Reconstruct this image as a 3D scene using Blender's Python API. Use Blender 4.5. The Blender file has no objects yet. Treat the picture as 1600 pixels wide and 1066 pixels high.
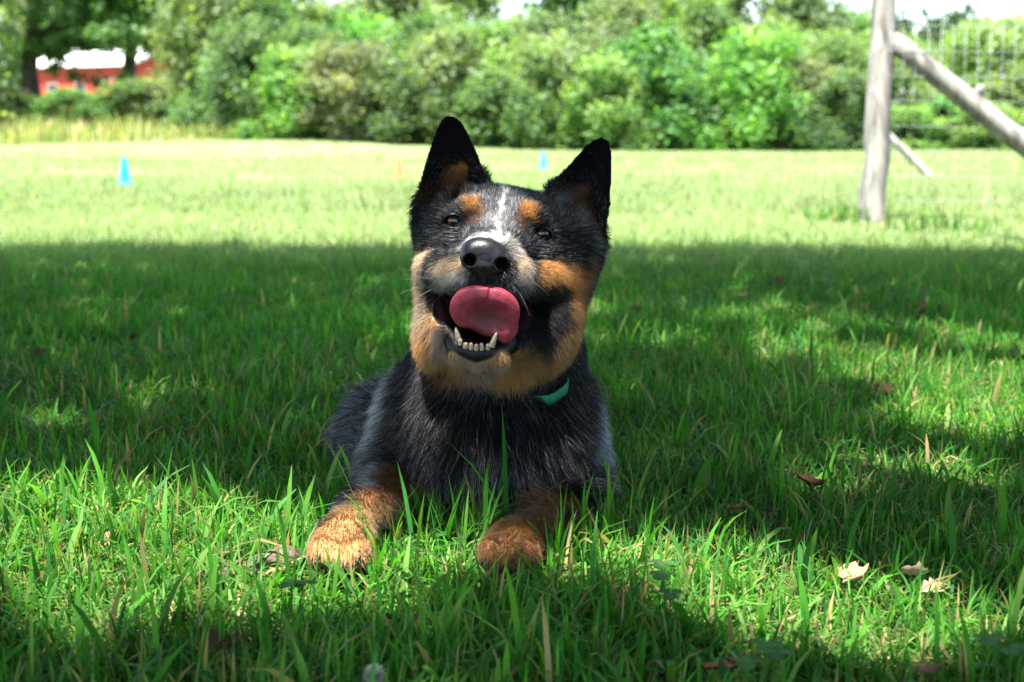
import bpy, bmesh, math, random
import numpy as np
from mathutils import Vector, kdtree

random.seed(4)
RNG = np.random.default_rng(11)
scene = bpy.context.scene
COL = scene.collection

# ------------------------------------------------------------------ camera
F_PX = 2200.0                       # focal length in photograph pixels (1600 wide)
CAM_H = 0.36
PITCH = math.atan((533 - 212) / F_PX)
cam_d = bpy.data.cameras.new('camera')
cam = bpy.data.objects.new('camera', cam_d)
COL.objects.link(cam)
cam.location = (0, 0, CAM_H)
cam.rotation_euler = (math.pi / 2 - PITCH, 0, 0)
cam_d.sensor_width = 36.0
cam_d.lens = F_PX / 1600 * 36.0
cam_d.clip_start = 0.02
cam_d.clip_end = 2000
cam_d.dof.use_dof = True
cam_d.dof.focus_distance = 1.235
cam_d.dof.aperture_fstop = 8.2
scene.camera = cam

# ------------------------------------------------------------------ world, sun, exposure
TO_SUN = np.array([-0.16, -0.27, 0.95]); TO_SUN /= np.linalg.norm(TO_SUN)
w = bpy.data.worlds.new('World'); scene.world = w; w.use_nodes = True
nt = w.node_tree
for n in list(nt.nodes): nt.nodes.remove(n)
sky = nt.nodes.new('ShaderNodeTexSky'); sky.sky_type = 'NISHITA'
sky.sun_disc = False
sky.sun_elevation = math.asin(TO_SUN[2])
sky.sun_rotation = math.atan2(TO_SUN[0], TO_SUN[1])
sky.air_density = 1.0; sky.dust_density = 2.5; sky.ozone_density = 1.0
bg = nt.nodes.new('ShaderNodeBackground'); bg.inputs['Strength'].default_value = 0.135
wo = nt.nodes.new('ShaderNodeOutputWorld')
nt.links.new(sky.outputs[0], bg.inputs[0]); nt.links.new(bg.outputs[0], wo.inputs[0])
sun_d = bpy.data.lights.new('sun', 'SUN'); sun_d.energy = 5.0; sun_d.angle = math.radians(0.55)
sun_d.color = (1.0, 0.955, 0.88)
sun = bpy.data.objects.new('sun', sun_d); COL.objects.link(sun)
sun.rotation_euler = Vector(TO_SUN).to_track_quat('Z', 'Y').to_euler()
sun.location = (2, 3, 12)
vs = scene.view_settings
vs.view_transform = 'Standard'; vs.look = 'None'; vs.gamma = 1.0; vs.use_curve_mapping = False
vs.exposure = 2.32
cy = scene.cycles
cy.max_bounces = 7; cy.diffuse_bounces = 3; cy.glossy_bounces = 3; cy.transmission_bounces = 5
cy.transparent_max_bounces = 6; cy.caustics_reflective = False; cy.caustics_refractive = False
cy.sample_clamp_indirect = 4.0
cy.use_denoising = True
cy.denoising_prefilter = 'NONE'
scene.render.film_transparent = False

# ------------------------------------------------------------------ helpers
CF = np.array([0, math.cos(PITCH), -math.sin(PITCH)])     # view direction
CU = np.array([0, math.sin(PITCH), math.cos(PITCH)])      # view up
CR = np.array([1.0, 0, 0])
def P(px, py, d):
    """world point seen at photograph pixel (px, py) at depth d metres"""
    return np.array([0, 0, CAM_H]) + d * (CF + (px - 800) / F_PX * CR - (py - 533) / F_PX * CU)
def ground_pt(px, py, z=0.0):
    r = CF + (px - 800) / F_PX * CR - (py - 533) / F_PX * CU
    t = (z - CAM_H) / r[2]
    return np.array([0, 0, CAM_H]) + t * r

def tag(o, label=None, cat=None, group=None, kind=None):
    if label: o['label'] = label
    if cat: o['category'] = cat
    if group: o['group'] = group
    if kind: o['kind'] = kind
    return o
def empty(name, loc=(0, 0, 0), rz=0.0):
    o = bpy.data.objects.new(name, None); COL.objects.link(o)
    o.location = loc; o.rotation_euler = (0, 0, rz); o.empty_display_size = 0.05
    return o
def link(name, me, mat=None, parent=None):
    o = bpy.data.objects.new(name, me); COL.objects.link(o)
    if mat is not None and len(me.materials) == 0: me.materials.append(mat)
    if parent is not None:
        o.parent = parent
    return o
def mesh_np(name, verts, faces, smooth=True, cols=None):
    """verts (n,3), faces (m,3) or (m,4) arrays -> mesh; cols: point colours (n,3)"""
    me = bpy.data.meshes.new(name)
    verts = np.asarray(verts, np.float32); faces = np.asarray(faces, np.int32)
    k = faces.shape[1]
    me.vertices.add(len(verts)); me.vertices.foreach_set('co', verts.ravel())
    me.loops.add(faces.size); me.loops.foreach_set('vertex_index', faces.ravel())
    me.polygons.add(len(faces))
    me.polygons.foreach_set('loop_start', np.arange(0, faces.size, k, dtype=np.int32))
    me.polygons.foreach_set('loop_total', np.full(len(faces), k, np.int32))
    me.polygons.foreach_set('use_smooth', np.full(len(faces), smooth, bool))
    if cols is not None:
        a = me.color_attributes.new('tint', 'FLOAT_COLOR', 'POINT')
        c4 = np.ones((len(verts), 4), np.float32); cols = np.asarray(cols); c4[:, :cols.shape[1]] = cols
        a.data.foreach_set('color', c4.ravel())
    me.update(calc_edges=True)
    return me

def mat_new(name):
    m = bpy.data.materials.new(name); m.use_nodes = True
    t = m.node_tree
    for n in list(t.nodes): t.nodes.remove(n)
    out = t.nodes.new('ShaderNodeOutputMaterial')
    return m, t, out
def N(t, typ, **kw):
    n = t.nodes.new(typ)
    for k, v in kw.items(): setattr(n, k, v)
    return n
def principled(t, color=None, rough=0.6, spec=0.4, **kw):
    b = t.nodes.new('ShaderNodeBsdfPrincipled')
    if color is not None: b.inputs['Base Color'].default_value = (*color, 1)
    b.inputs['Roughness'].default_value = rough
    b.inputs['Specular IOR Level'].default_value = spec
    for k, v in kw.items(): b.inputs[k].default_value = v
    return b
def noise_mat(name, c1, c2, scale=8.0, rough=0.8, bump=0.3, bscale=None, detail=6.0, spec=0.3, stretch=None, lo=0.35, hi=0.65):
    """two-colour noise on object coordinates with a fine relief"""
    m, t, out = mat_new(name)
    tc = N(t, 'ShaderNodeTexCoord'); mp = N(t, 'ShaderNodeMapping')
    if stretch: mp.inputs['Scale'].default_value = stretch
    t.links.new(tc.outputs['Object'], mp.inputs[0])
    nz = N(t, 'ShaderNodeTexNoise'); nz.inputs['Scale'].default_value = scale; nz.inputs['Detail'].default_value = detail
    t.links.new(mp.outputs[0], nz.inputs['Vector'])
    rp = N(t, 'ShaderNodeValToRGB')
    rp.color_ramp.elements[0].position = lo; rp.color_ramp.elements[0].color = (*c1, 1)
    rp.color_ramp.elements[1].position = hi; rp.color_ramp.elements[1].color = (*c2, 1)
    t.links.new(nz.outputs[0], rp.inputs[0])
    b = principled(t, None, rough, spec)
    t.links.new(rp.outputs[0], b.inputs['Base Color'])
    if bump:
        n2 = N(t, 'ShaderNodeTexNoise'); n2.inputs['Scale'].default_value = bscale or scale * 4; n2.inputs['Detail'].default_value = 5
        t.links.new(mp.outputs[0], n2.inputs['Vector'])
        bp = N(t, 'ShaderNodeBump'); bp.inputs['Strength'].default_value = bump; bp.inputs['Distance'].default_value = 0.02
        t.links.new(n2.outputs[0], bp.inputs['Height']); t.links.new(bp.outputs[0], b.inputs['Normal'])
    t.links.new(b.outputs[0], out.inputs[0])
    return m
def leaf_mat(name, trans=0.35, rough=0.5, spec=0.35, bright=1.0, tcol=(1.0, 1.0, 0.45)):
    """thin leaf: colour from the 'tint' attribute, part reflected, part let through"""
    m, t, out = mat_new(name)
    a = N(t, 'ShaderNodeAttribute', attribute_name='tint')
    b = principled(t, None, rough, spec)
    t.links.new(a.outputs['Color'], b.inputs['Base Color'])
    tr = N(t, 'ShaderNodeBsdfTranslucent')
    mx = N(t, 'ShaderNodeMix', data_type='RGBA', blend_type='MULTIPLY'); mx.inputs[0].default_value = 1.0
    t.links.new(a.outputs['Color'], mx.inputs[6]); mx.inputs[7].default_value = (tcol[0]*1.6, tcol[1]*1.6, tcol[2]*1.6, 1)
    t.links.new(mx.outputs[2], tr.inputs['Color'])
    s = N(t, 'ShaderNodeMixShader'); s.inputs[0].default_value = trans
    t.links.new(b.outputs[0], s.inputs[1]); t.links.new(tr.outputs[0], s.inputs[2])
    t.links.new(s.outputs[0], out.inputs[0])
    return m

# smooth value noise in numpy (3-D), used to vary fur, grass and leaves
_LAT = np.random.default_rng(3).random((64, 64, 64)).astype(np.float32)
def vnoise(p, scale):
    q = np.asarray(p, np.float64) * scale
    i = np.floor(q).astype(int); f = q - i; f = f * f * (3 - 2 * f)
    r = 0
    for dx in (0, 1):
        for dy in (0, 1):
            for dz in (0, 1):
                wgt = (f[:, 0] if dx else 1 - f[:, 0]) * (f[:, 1] if dy else 1 - f[:, 1]) * (f[:, 2] if dz else 1 - f[:, 2])
                r = r + wgt * _LAT[(i[:, 0] + dx) & 63, (i[:, 1] + dy) & 63, (i[:, 2] + dz) & 63]
    return r
def smooth01(x, a, b):
    t_ = np.clip((x - a) / (b - a), 0, 1)
    return t_ * t_ * (3 - 2 * t_)

# ------------------------------------------------------------------ implicit surfaces
class Field:
    """distance field on a rectilinear grid, meshed with surface nets"""
    def __init__(s, xs, ys, zs):
        s.ax = [np.asarray(a, np.float64) for a in (xs, ys, zs)]
        s.F = np.full([len(a) for a in s.ax], 0.06, np.float32)
    def block(s, lo, hi):
        sl = []
        for a, l, h in zip(s.ax, lo, hi):
            i0 = max(0, np.searchsorted(a, l) - 2); i1 = min(len(a), np.searchsorted(a, h) + 2)
            sl.append(slice(i0, max(i1, i0 + 1)))
        return tuple(sl), np.meshgrid(*[a[k].astype(np.float32) for a, k in zip(s.ax, sl)], indexing='ij')
    def mix(s, sl, d, k, op):
        A = s.F[sl]
        if op == 'add':
            h = np.clip(0.5 + 0.5 * (d - A) / k, 0, 1) if k else (d > A)
            s.F[sl] = d + (A - d) * h - k * h * (1 - h)
        else:
            d = -d
            h = np.clip(0.5 - 0.5 * (d - A) / k, 0, 1) if k else (d < A)
            s.F[sl] = d + (A - d) * h + k * h * (1 - h)
    def ell(s, c, r, axes=None, k=0.01, op='add'):
        c = np.asarray(c); R = max(r) + k + 0.004
        sl, (X, Y, Z) = s.block(c - R, c + R)
        X = X - c[0]; Y = Y - c[1]; Z = Z - c[2]
        if axes is None: U, V, W = X, Y, Z
        else: U, V, W = [X * a[0] + Y * a[1] + Z * a[2] for a in axes]
        k0 = np.sqrt((U / r[0]) ** 2 + (V / r[1]) ** 2 + (W / r[2]) ** 2) + 1e-6
        k1 = np.sqrt((U / r[0] ** 2) ** 2 + (V / r[1] ** 2) ** 2 + (W / r[2] ** 2) ** 2) + 1e-6
        s.mix(sl, k0 * (k0 - 1) / k1, k, op)
    def cap(s, a, b, ra, rb, k=0.01, op='add'):
        a = np.asarray(a); b = np.asarray(b); R = max(ra, rb) + k + 0.004
        sl, (X, Y, Z) = s.block(np.minimum(a, b) - R, np.maximum(a, b) + R)
        ab = b - a; L = float(ab @ ab) + 1e-12
        t_ = np.clip(((X - a[0]) * ab[0] + (Y - a[1]) * ab[1] + (Z - a[2]) * ab[2]) / L, 0, 1)
        d = np.sqrt((X - a[0] - t_ * ab[0]) ** 2 + (Y - a[1] - t_ * ab[1]) ** 2 + (Z - a[2] - t_ * ab[2]) ** 2) - (ra + (rb - ra) * t_)
        s.mix(sl, d, k, op)
    def sample(s, p):
        p = np.atleast_2d(p); idx = []; fr = []
        for j, a in enumerate(s.ax):
            i = np.clip(np.searchsorted(a, p[:, j]) - 1, 0, len(a) - 2); idx.append(i)
            fr.append(np.clip((p[:, j] - a[i]) / (a[i + 1] - a[i]), 0, 1))
        r = 0
        for dx in (0, 1):
            for dy in (0, 1):
                for dz in (0, 1):
                    r = r + (fr[0] if dx else 1 - fr[0]) * (fr[1] if dy else 1 - fr[1]) * (fr[2] if dz else 1 - fr[2]) * s.F[idx[0] + dx, idx[1] + dy, idx[2] + dz]
        return r
    def nets(s):
        Fv = s.F; n = Fv.shape; S = Fv < 0
        c = [S[dx:n[0]-1+dx, dy:n[1]-1+dy, dz:n[2]-1+dz] for dx in (0,1) for dy in (0,1) for dz in (0,1)]
        cnt = sum(a.astype(np.int8) for a in c)
        act = (cnt > 0) & (cnt < 8)
        I = np.argwhere(act); vid = np.full(act.shape, -1, np.int32); vid[act] = np.arange(len(I))
        off = np.array([(dx, dy, dz) for dx in (0,1) for dy in (0,1) for dz in (0,1)])
        co = []; va = []
        for o in off:
            q = I + o
            co.append(np.stack([s.ax[j][q[:, j]] for j in range(3)], 1)); va.append(Fv[q[:, 0], q[:, 1], q[:, 2]])
        acc = np.zeros((len(I), 3)); num = np.zeros(len(I))
        for a_ in range(8):
            for b_ in range(a_ + 1, 8):
                if np.abs(off[a_] - off[b_]).sum() != 1: continue
                cr = (va[a_] < 0) != (va[b_] < 0)
                t_ = np.where(cr, va[a_] / (va[a_] - va[b_] + 1e-12), 0)[:, None]
                acc += np.where(cr[:, None], co[a_] + (co[b_] - co[a_]) * t_, 0); num += cr
        V = acc / num[:, None]
        faces = []
        for axn in range(3):
            j, k_ = (axn + 1) % 3, (axn + 2) % 3
            lo = [slice(None)] * 3; hi = [slice(None)] * 3
            lo[axn] = slice(0, n[axn] - 1); hi[axn] = slice(1, n[axn])
            a_ = S[tuple(lo)]; b_ = S[tuple(hi)]
            E = np.argwhere(a_ != b_)
            E = E[(E[:, j] > 0) & (E[:, k_] > 0) & (E[:, j] < n[j] - 1) & (E[:, k_] < n[k_] - 1)]
            ins = a_[E[:, 0], E[:, 1], E[:, 2]]
            def cell(dj, dk):
                q = E.copy(); q[:, j] += dj; q[:, k_] += dk
                return vid[q[:, 0], q[:, 1], q[:, 2]]
            quad = np.stack([cell(-1, -1), cell(0, -1), cell(0, 0), cell(-1, 0)], 1)
            quad[~ins] = quad[~ins][:, ::-1]
            faces.append(quad)
        return V, np.concatenate(faces)
# ------------------------------------------------------------------ the dog: one continuous body
D0 = 1.27                         # depth of the eye plane
S = D0 / F_PX                     # one head unit (a photograph pixel at the eye plane) in metres
HU = 0.9864 * CR - 0.1644 * CU    # head axes: right, up, towards the viewer (the head is tilted)
HV = 0.1644 * CR + 0.9864 * CU
HW = -CF
AXH = (HU, HV, HW)
def H(px, py, w_): return P(px, py, D0 - w_ * S)
def rs(*r): return tuple(x * S for x in r)
def axis(lo, hi, f0, f1, fine, coarse):
    a = np.concatenate([np.arange(lo, f0, coarse), np.arange(f0, f1, fine), np.arange(f1, hi, coarse)])
    return a
B = Field(axis(-0.34, 0.22, -0.112, 0.112, 0.0016, 0.005),
          axis(1.06, 2.10, 1.145, 1.37, 0.0017, 0.006),
          axis(-0.03, 0.43, 0.145, 0.395, 0.0016, 0.005))
def ell(px, py, w_, ru, rv, rw, k=14, op='add'): B.ell(H(px, py, w_), rs(ru, rv, rw), AXH, k * S, op)
def cap(a, b, ra, rb, k=12, op='add'): B.cap(H(*a), H(*b), ra * S, rb * S, k * S, op)
# trunk, haunch, shoulders
B.cap(P(776, 655, 1.50), P(740, 590, 1.90), 0.086, 0.080, 0.03)
B.ell(P(768, 690, 1.43), (0.094, 0.112, 0.098), None, 0.03)
B.ell(P(604, 696, 1.62), (0.056, 0.115, 0.072), None, 0.012)
B.cap(P(560, 728, 1.58), P(600, 735, 1.47), 0.032, 0.028, 0.02)
B.cap(P(680, 650, 1.42), P(640, 735, 1.385), 0.048, 0.041, 0.03)
B.cap(P(848, 650, 1.42), P(884, 758, 1.375), 0.044, 0.035, 0.03)
# forelegs and paws
B.cap(P(630, 752, 1.365), P(566, 806, 1.235), 0.033, 0.021, 0.02)
B.cap(P(566, 806, 1.235), P(537, 843, 1.168), 0.021, 0.019, 0.012)
B.ell(P(532, 848, 1.163), (0.023, 0.030, 0.015), None, 0.014)
TOES = []
for fx, fy in ((499, 862), (519, 871), (541, 872), (560, 864)):
    B.ell(P(fx, fy, 1.126), (0.0088, 0.024, 0.0112), None, 0.002); TOES.append((fx, fy, 1.130))
B.cap(P(914, 788, 1.35), P(852, 822, 1.225), 0.030, 0.020, 0.02)
B.cap(P(852, 822, 1.225), P(808, 848, 1.168), 0.020, 0.018, 0.012)
B.ell(P(800, 853, 1.163), (0.022, 0.028, 0.014), None, 0.014)
for fx, fy in ((764, 866), (783, 874), (805, 875), (824, 867)):
    B.ell(P(fx, fy, 1.128), (0.0088, 0.024, 0.0112), None, 0.002); TOES.append((fx, fy, 1.132))
# neck and throat
B.cap(H(792, 445, -130), H(770, 640, -150), 108 * S, 140 * S, 0.03)
ell(770, 700, -95, 126, 110, 90, 40)
# skull, cheeks, jaw
ell(790, 368, -85, 124, 74, 102, 20)
ell(694, 366, -72, 40, 48, 54, 24)
ell(892, 378, -76, 44, 52, 54, 24)
ell(699, 425, -50, 44, 68, 62, 24)
ell(872, 422, -55, 52, 74, 64, 24)
ell(695, 496, -45, 33, 62, 52, 24)
ell(862, 498, -48, 37, 70, 55, 24)
ell(766, 552, -34, 86, 42, 76, 26)
ell(738, 328, -4, 24, 20, 24, 16)
ell(828, 338, -4, 26, 20, 24, 16)
# muzzle
cap((778, 378, -8), (760, 404, 108), 50, 36, 24)
ell(724, 424, 82, 36, 30, 44, 16)
ell(800, 432, 80, 38, 32, 46, 16)
cap((712, 426, 66), (672, 418, -4), 24, 17, 12)
cap((815, 436, 66), (878, 440, -8), 26, 22, 12)
ell(694, 420, 46, 24, 22, 36, 14)
ell(732, 404, 74, 26, 22, 40, 14)
ell(790, 408, 74, 26, 24, 40, 14)
ell(757, 428, 96, 30, 26, 26, 14)
ell(688, 508, 4, 26, 54, 42, 20)
ell(852, 516, -4, 38, 52, 46, 20)
# mouth opening, then the lower jaw
ell(755, 496, 56, 60, 44, 62, 10, 'sub')
ell(705, 482, 34, 28, 32, 40, 8, 'sub')
ell(812, 490, 44, 18, 28, 36, 10, 'sub')
cap((703, 524, 66), (715, 545, 80), 12, 14, 8)
cap((715, 545, 80), (745, 552, 86), 14, 15, 8)
cap((745, 552, 86), (780, 550, 82), 15, 15, 8)
cap((780, 550, 82), (804, 528, 62), 15, 15, 8)
ell(750, 556, 52, 44, 16, 40, 12)
cap((704, 528, 64), (682, 464, -4), 11, 7, 14)
cap((804, 528, 62), (874, 478, -4), 17, 18, 16)
ell(838, 502, 8, 30, 38, 36, 16)
# ears: outlines on a curved sheet
def ear(poly, w0, cup, tilt, k=9):
    pts = np.array([H(x, y, w0) for x, y in poly])
    O = pts.mean(0)
    p2 = np.stack([(pts - O) @ HU, (pts - O) @ HV], 1)
    lo = pts.min(0) - 0.05; hi = pts.max(0) + 0.05
    sl, (X, Y, Z) = B.block(lo, hi)
    X = X - O[0]; Y = Y - O[1]; Z = Z - O[2]
    u = X * HU[0] + Y * HU[1] + Z * HU[2]; v = X * HV[0] + Y * HV[1] + Z * HV[2]; w_ = X * HW[0] + Y * HW[1] + Z * HW[2]
    d = np.full(u.shape, 1e9, np.float32); sg = np.ones(u.shape, np.float32)
    n = len(p2)
    for i in range(n):
        a = p2[i]; b = p2[i - 1]; e = b - a
        wx = u - a[0]; wy = v - a[1]
        t_ = np.clip((wx * e[0] + wy * e[1]) / (e @ e), 0, 1)
        d = np.minimum(d, (wx - t_ * e[0]) ** 2 + (wy - t_ * e[1]) ** 2)
        c1 = v >= a[1]; c2 = v < b[1]; c3 = e[0] * wy > e[1] * wx
        sg = np.where((c1 & c2 & c3) | (~c1 & ~c2 & ~c3), -sg, sg)
    d2 = sg * np.sqrt(d)
    inner = np.clip(-d2, 0, 40 * S)
    sheet = tilt * v - cup * (1 - np.exp(-inner / (14 * S)))   # rim forward, middle set back
    th = 4.0 * S
    dw = np.abs(w_ - sheet) * 0.75 - th
    B.mix(sl, np.maximum(d2 + 1.5 * S, dw), k * S, 'add')
EAR_L = [(703, 180), (694, 181), (686, 192), (678, 210), (668, 240), (659, 270), (652, 300), (648, 335), (655, 365), (690, 350), (740, 315), (770, 295), (757, 270), (748, 243), (736, 215), (724, 192), (713, 182)]
EAR_R = [(943, 214), (930, 216), (915, 226), (893, 252), (874, 273), (856, 291), (850, 305), (890, 345), (925, 392), (936, 388), (948, 360), (954, 320), (957, 280), (957, 240), (953, 220)]
ear(EAR_L, -42, 26 * S, 0.05)
ear(EAR_R, -46, 28 * S, 0.05)
# ear canals
cap((706, 305, -30), (722, 318, -62), 16, 10, 8, 'sub')
cap((908, 322, -34), (888, 338, -64), 16, 10, 8, 'sub')
# eye openings: found on the skin along the line of sight, eyeballs set behind them
def skin_w(px, py, w0=120, w1=-120):
    ws = np.linspace(w0, w1, 600); f = B.sample(np.array([H(px, py, a) for a in ws]))
    return ws[np.argmax(f < 0)]
EYES = []
for (ex, ey, rot) in ((712, 346, -1), (846, 366, 1)):
    ww = skin_w(ex, ey)
    a = 0.18 * rot
    au = HU * math.cos(a) - HV * math.sin(a); av = HU * math.sin(a) + HV * math.cos(a)
    B.ell(H(ex, ey - 2, ww - 2), rs(27, 18, 9), (au, av, HW), 6 * S, 'sub')      # shallow socket
    B.ell(H(ex, ey, ww - 8), rs(23, 18, 15), (au, av, HW), 3 * S, 'add')       # lids
    B.ell(H(ex, ey, ww - 4), rs(18, 9.6, 20), (au, av, HW), 2 * S, 'sub')       # slit
    EYES.append((ex, ey, ww - 11))
NOSE_C = H(757, 400, 128)
ell(734, 405, 140, 10, 10.5, 40, 3, 'sub')
ell(784, 411, 140, 11, 10.5, 40, 3, 'sub')
BV, BF = B.nets()
# relax the net a little
def relax(V, Fq, it=3, lam=0.5):
    e = np.concatenate([Fq[:, [0, 1]], Fq[:, [1, 2]], Fq[:, [2, 3]], Fq[:, [3, 0]]])
    e = np.unique(np.sort(e, 1), axis=0)
    deg = np.bincount(e.ravel(), minlength=len(V))[:, None]
    for _ in range(it):
        A = np.zeros_like(V)
        for j in range(3):
            A[:, j] = np.bincount(e[:, 0], V[e[:, 1], j], len(V)) + np.bincount(e[:, 1], V[e[:, 0], j], len(V))
        V = V + lam * (A / np.maximum(deg, 1) - V)
    return V
BV = relax(BV, BF, 4, 0.5)
print('dog body', len(BV), len(BF))
# ------------------------------------------------------------------ coat: markings, fur flow, fur
def skin(px, py, d0=1.08, d1=2.0):
    ds = np.linspace(d0, d1, 2400); f = B.sample(np.array([P(px, py, a) for a in ds]))
    i = int(np.argmax(f < 0.0005))
    return P(px, py, ds[i] if i else 1.4)
COL_A = skin(862, 606); COL_B = skin(910, 566)
COATS = {            # base colour, tip lightening, share of pale hairs, colour of the pale hairs
    'black':  ((.0065, .0065, .0075), .08, (.24, .24, .26)),
    'jet':    ((.006, .006, .007), .00, (.02, .02, .02)),
    'char':   ((.018, .018, .020), .28, (.29, .29, .31)),
    'grey':   ((.075, .075, .080), .36, (.38, .38, .39)),
    'blue':   ((.034, .038, .046), .32, (.36, .38, .42)),
    'fawn':   ((.40, .225, .095), .25, (.50, .34, .19)),
    'rim_light':  ((.19, .20, .225), .65, (.68, .70, .74)),  # rim light along the dog's outline, painted as pale hair
    'white':  ((.62, .60, .57), .20, (.74, .73, .71)),
    'ash':    ((.34, .31, .28), .35, (.62, .58, .53)),
    'cream':  ((.60, .43, .27), .30, (.70, .58, .43)),
    'tan':    ((.44, .20, .050), .18, (.55, .33, .13)),
    'ochre':  ((.46, .240, .075), .22, (.46, .30, .14)),
    'rust':   ((.21, .100, .045), .20, (.34, .21, .11)),
    'brown':  ((.075, .032, .012), .10, (.22, .10, .04)),
}
# markings and painted rim light: centre pixel, half width, half height, coat, strength, softness
MARK = [
    (565, 650, 60, 90, 'blue', .9, .5), (600, 660, 22, 60, 'ash', .35, .6),
    (612, 600, 30, 80, 'char', .9, .5), (590, 700, 20, 70, 'blue', .9, .5), (632, 530, 16, 80, 'rim_light', .95, .5), (607, 640, 10, 70, 'rim_light', .9, .5), (583, 745, 12, 50, 'rim_light', .9, .5),
    (938, 620, 20, 100, 'rim_light', .95, .5), (955, 740, 20, 50, 'rim_light', .9, .5),
    (770, 735, 90, 50, 'char', .55, .5),
    (780, 320, 46, 46, 'char', 1, .5), (780, 345, 28, 32, 'grey', .95, .45), (800, 310, 22, 22, 'grey', .6, .6),
    (722, 372, 32, 14, 'char', 1, .5), (832, 392, 26, 14, 'char', 1, .5), (872, 340, 22, 24, 'char', .9, .5), (860, 318, 30, 22, 'grey', .55, .5),
    (770, 378, 44, 15, 'char', .9, .4), (772, 374, 34, 10, 'grey', .8, .5),
    (704, 414, 26, 14, 'cream', .7, .4), (727, 388, 11, 10, 'white', .7, .5), (742, 375, 12, 6, 'white', .8, .5), (766, 368, 17, 5, 'white', .8, .5), (788, 373, 12, 6, 'white', .8, .5),
    (804, 388, 8, 13, 'ash', .85, .5), (812, 410, 10, 18, 'cream', .75, .5), (818, 432, 16, 16, 'ash', .7, .5),
    (700, 430, 30, 20, 'white', .95, .45), (698, 416, 22, 12, 'cream', .8, .5), (712, 412, 16, 12, 'cream', .5, .5), (692, 446, 22, 13, 'ash', .7, .5),
    (670, 402, 26, 13, 'cream', 1, .3), (655, 420, 12, 30, 'cream', .9, .5), (655, 470, 20, 46, 'ash', .9, .4), (662, 450, 14, 36, 'cream', .7, .5), (668, 520, 22, 40, 'cream', .7, .5),
    (757, 438, 30, 22, 'black', 1, .35), (735, 452, 30, 8, 'char', .9, .4), (790, 452, 26, 12, 'char', .9, .4),
    (865, 428, 36, 18, 'tan', 1, .3), (893, 446, 15, 30, 'tan', 1, .4), (897, 500, 18, 46, 'ochre', .9, .4), (913, 424, 7, 22, 'rust', .9, .4), (846, 424, 14, 16, 'tan', .8, .4),
    (846, 490, 36, 44, 'jet', 1, .25), (868, 452, 18, 12, 'jet', .9, .3),
    (766, 564, 94, 30, 'ochre', 1, .22), (680, 535, 28, 34, 'ochre', 1, .35), (878, 540, 20, 32, 'ochre', .8, .4), (800, 555, 80, 22, 'ochre', .9, .4),
    (745, 572, 46, 12, 'ash', .5, .5), (713, 562, 17, 13, 'ash', .5, .5), (780, 566, 26, 12, 'ash', .4, .5), (690, 535, 14, 30, 'ash', .6, .5),
    (735, 582, 20, 18, 'ash', .3, .5), (700, 575, 24, 18, 'tan', .5, .5),
    (741, 321, 14, 11, 'tan', 1, .3), (825, 332, 15, 11, 'tan', 1, .3), (744, 344, 13, 13, 'brown', .9, .4), (813, 350, 13, 13, 'brown', .9, .4),
    (788, 302, 4, 13, 'white', 1, .25), (785, 318, 2.6, 12, 'white', 1, .3), (782, 334, 2.4, 12, 'white', 1, .3), (778, 350, 2.8, 13, 'white', 1, .3), (774, 366, 5, 10, 'white', 1, .3), (790, 291, 7, 8, 'white', 1, .3),
    (882, 314, 13, 13, 'grey', .8, .5), (904, 346, 13, 18, 'grey', .8, .5), (922, 374, 10, 16, 'grey', .7, .5),
    (708, 286, 18, 22, 'rust', .85, .4), (720, 272, 10, 12, 'tan', .8, .5), (905, 318, 15, 24, 'rust', .8, .4), (920, 345, 10, 20, 'brown', .9, .4),
    (672, 305, 16, 12, 'brown', .8, .5),
    (640, 760, 56, 30, 'rust', 1, .3), (690, 785, 20, 16, 'rust', .9, .4), (592, 782, 34, 26, 'rust', 1, .35), (560, 805, 36, 30, 'fawn', 1, .3), (532, 850, 64, 38, 'fawn', 1, .3),
    (890, 800, 60, 26, 'rust', 1, .3), (860, 815, 40, 30, 'rust', 1, .35), (804, 848, 84, 40, 'rust', 1, .25), (886, 800, 10, 10, 'black', .7, .5), (815, 825, 22, 12, 'tan', .7, .5),
]
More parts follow.
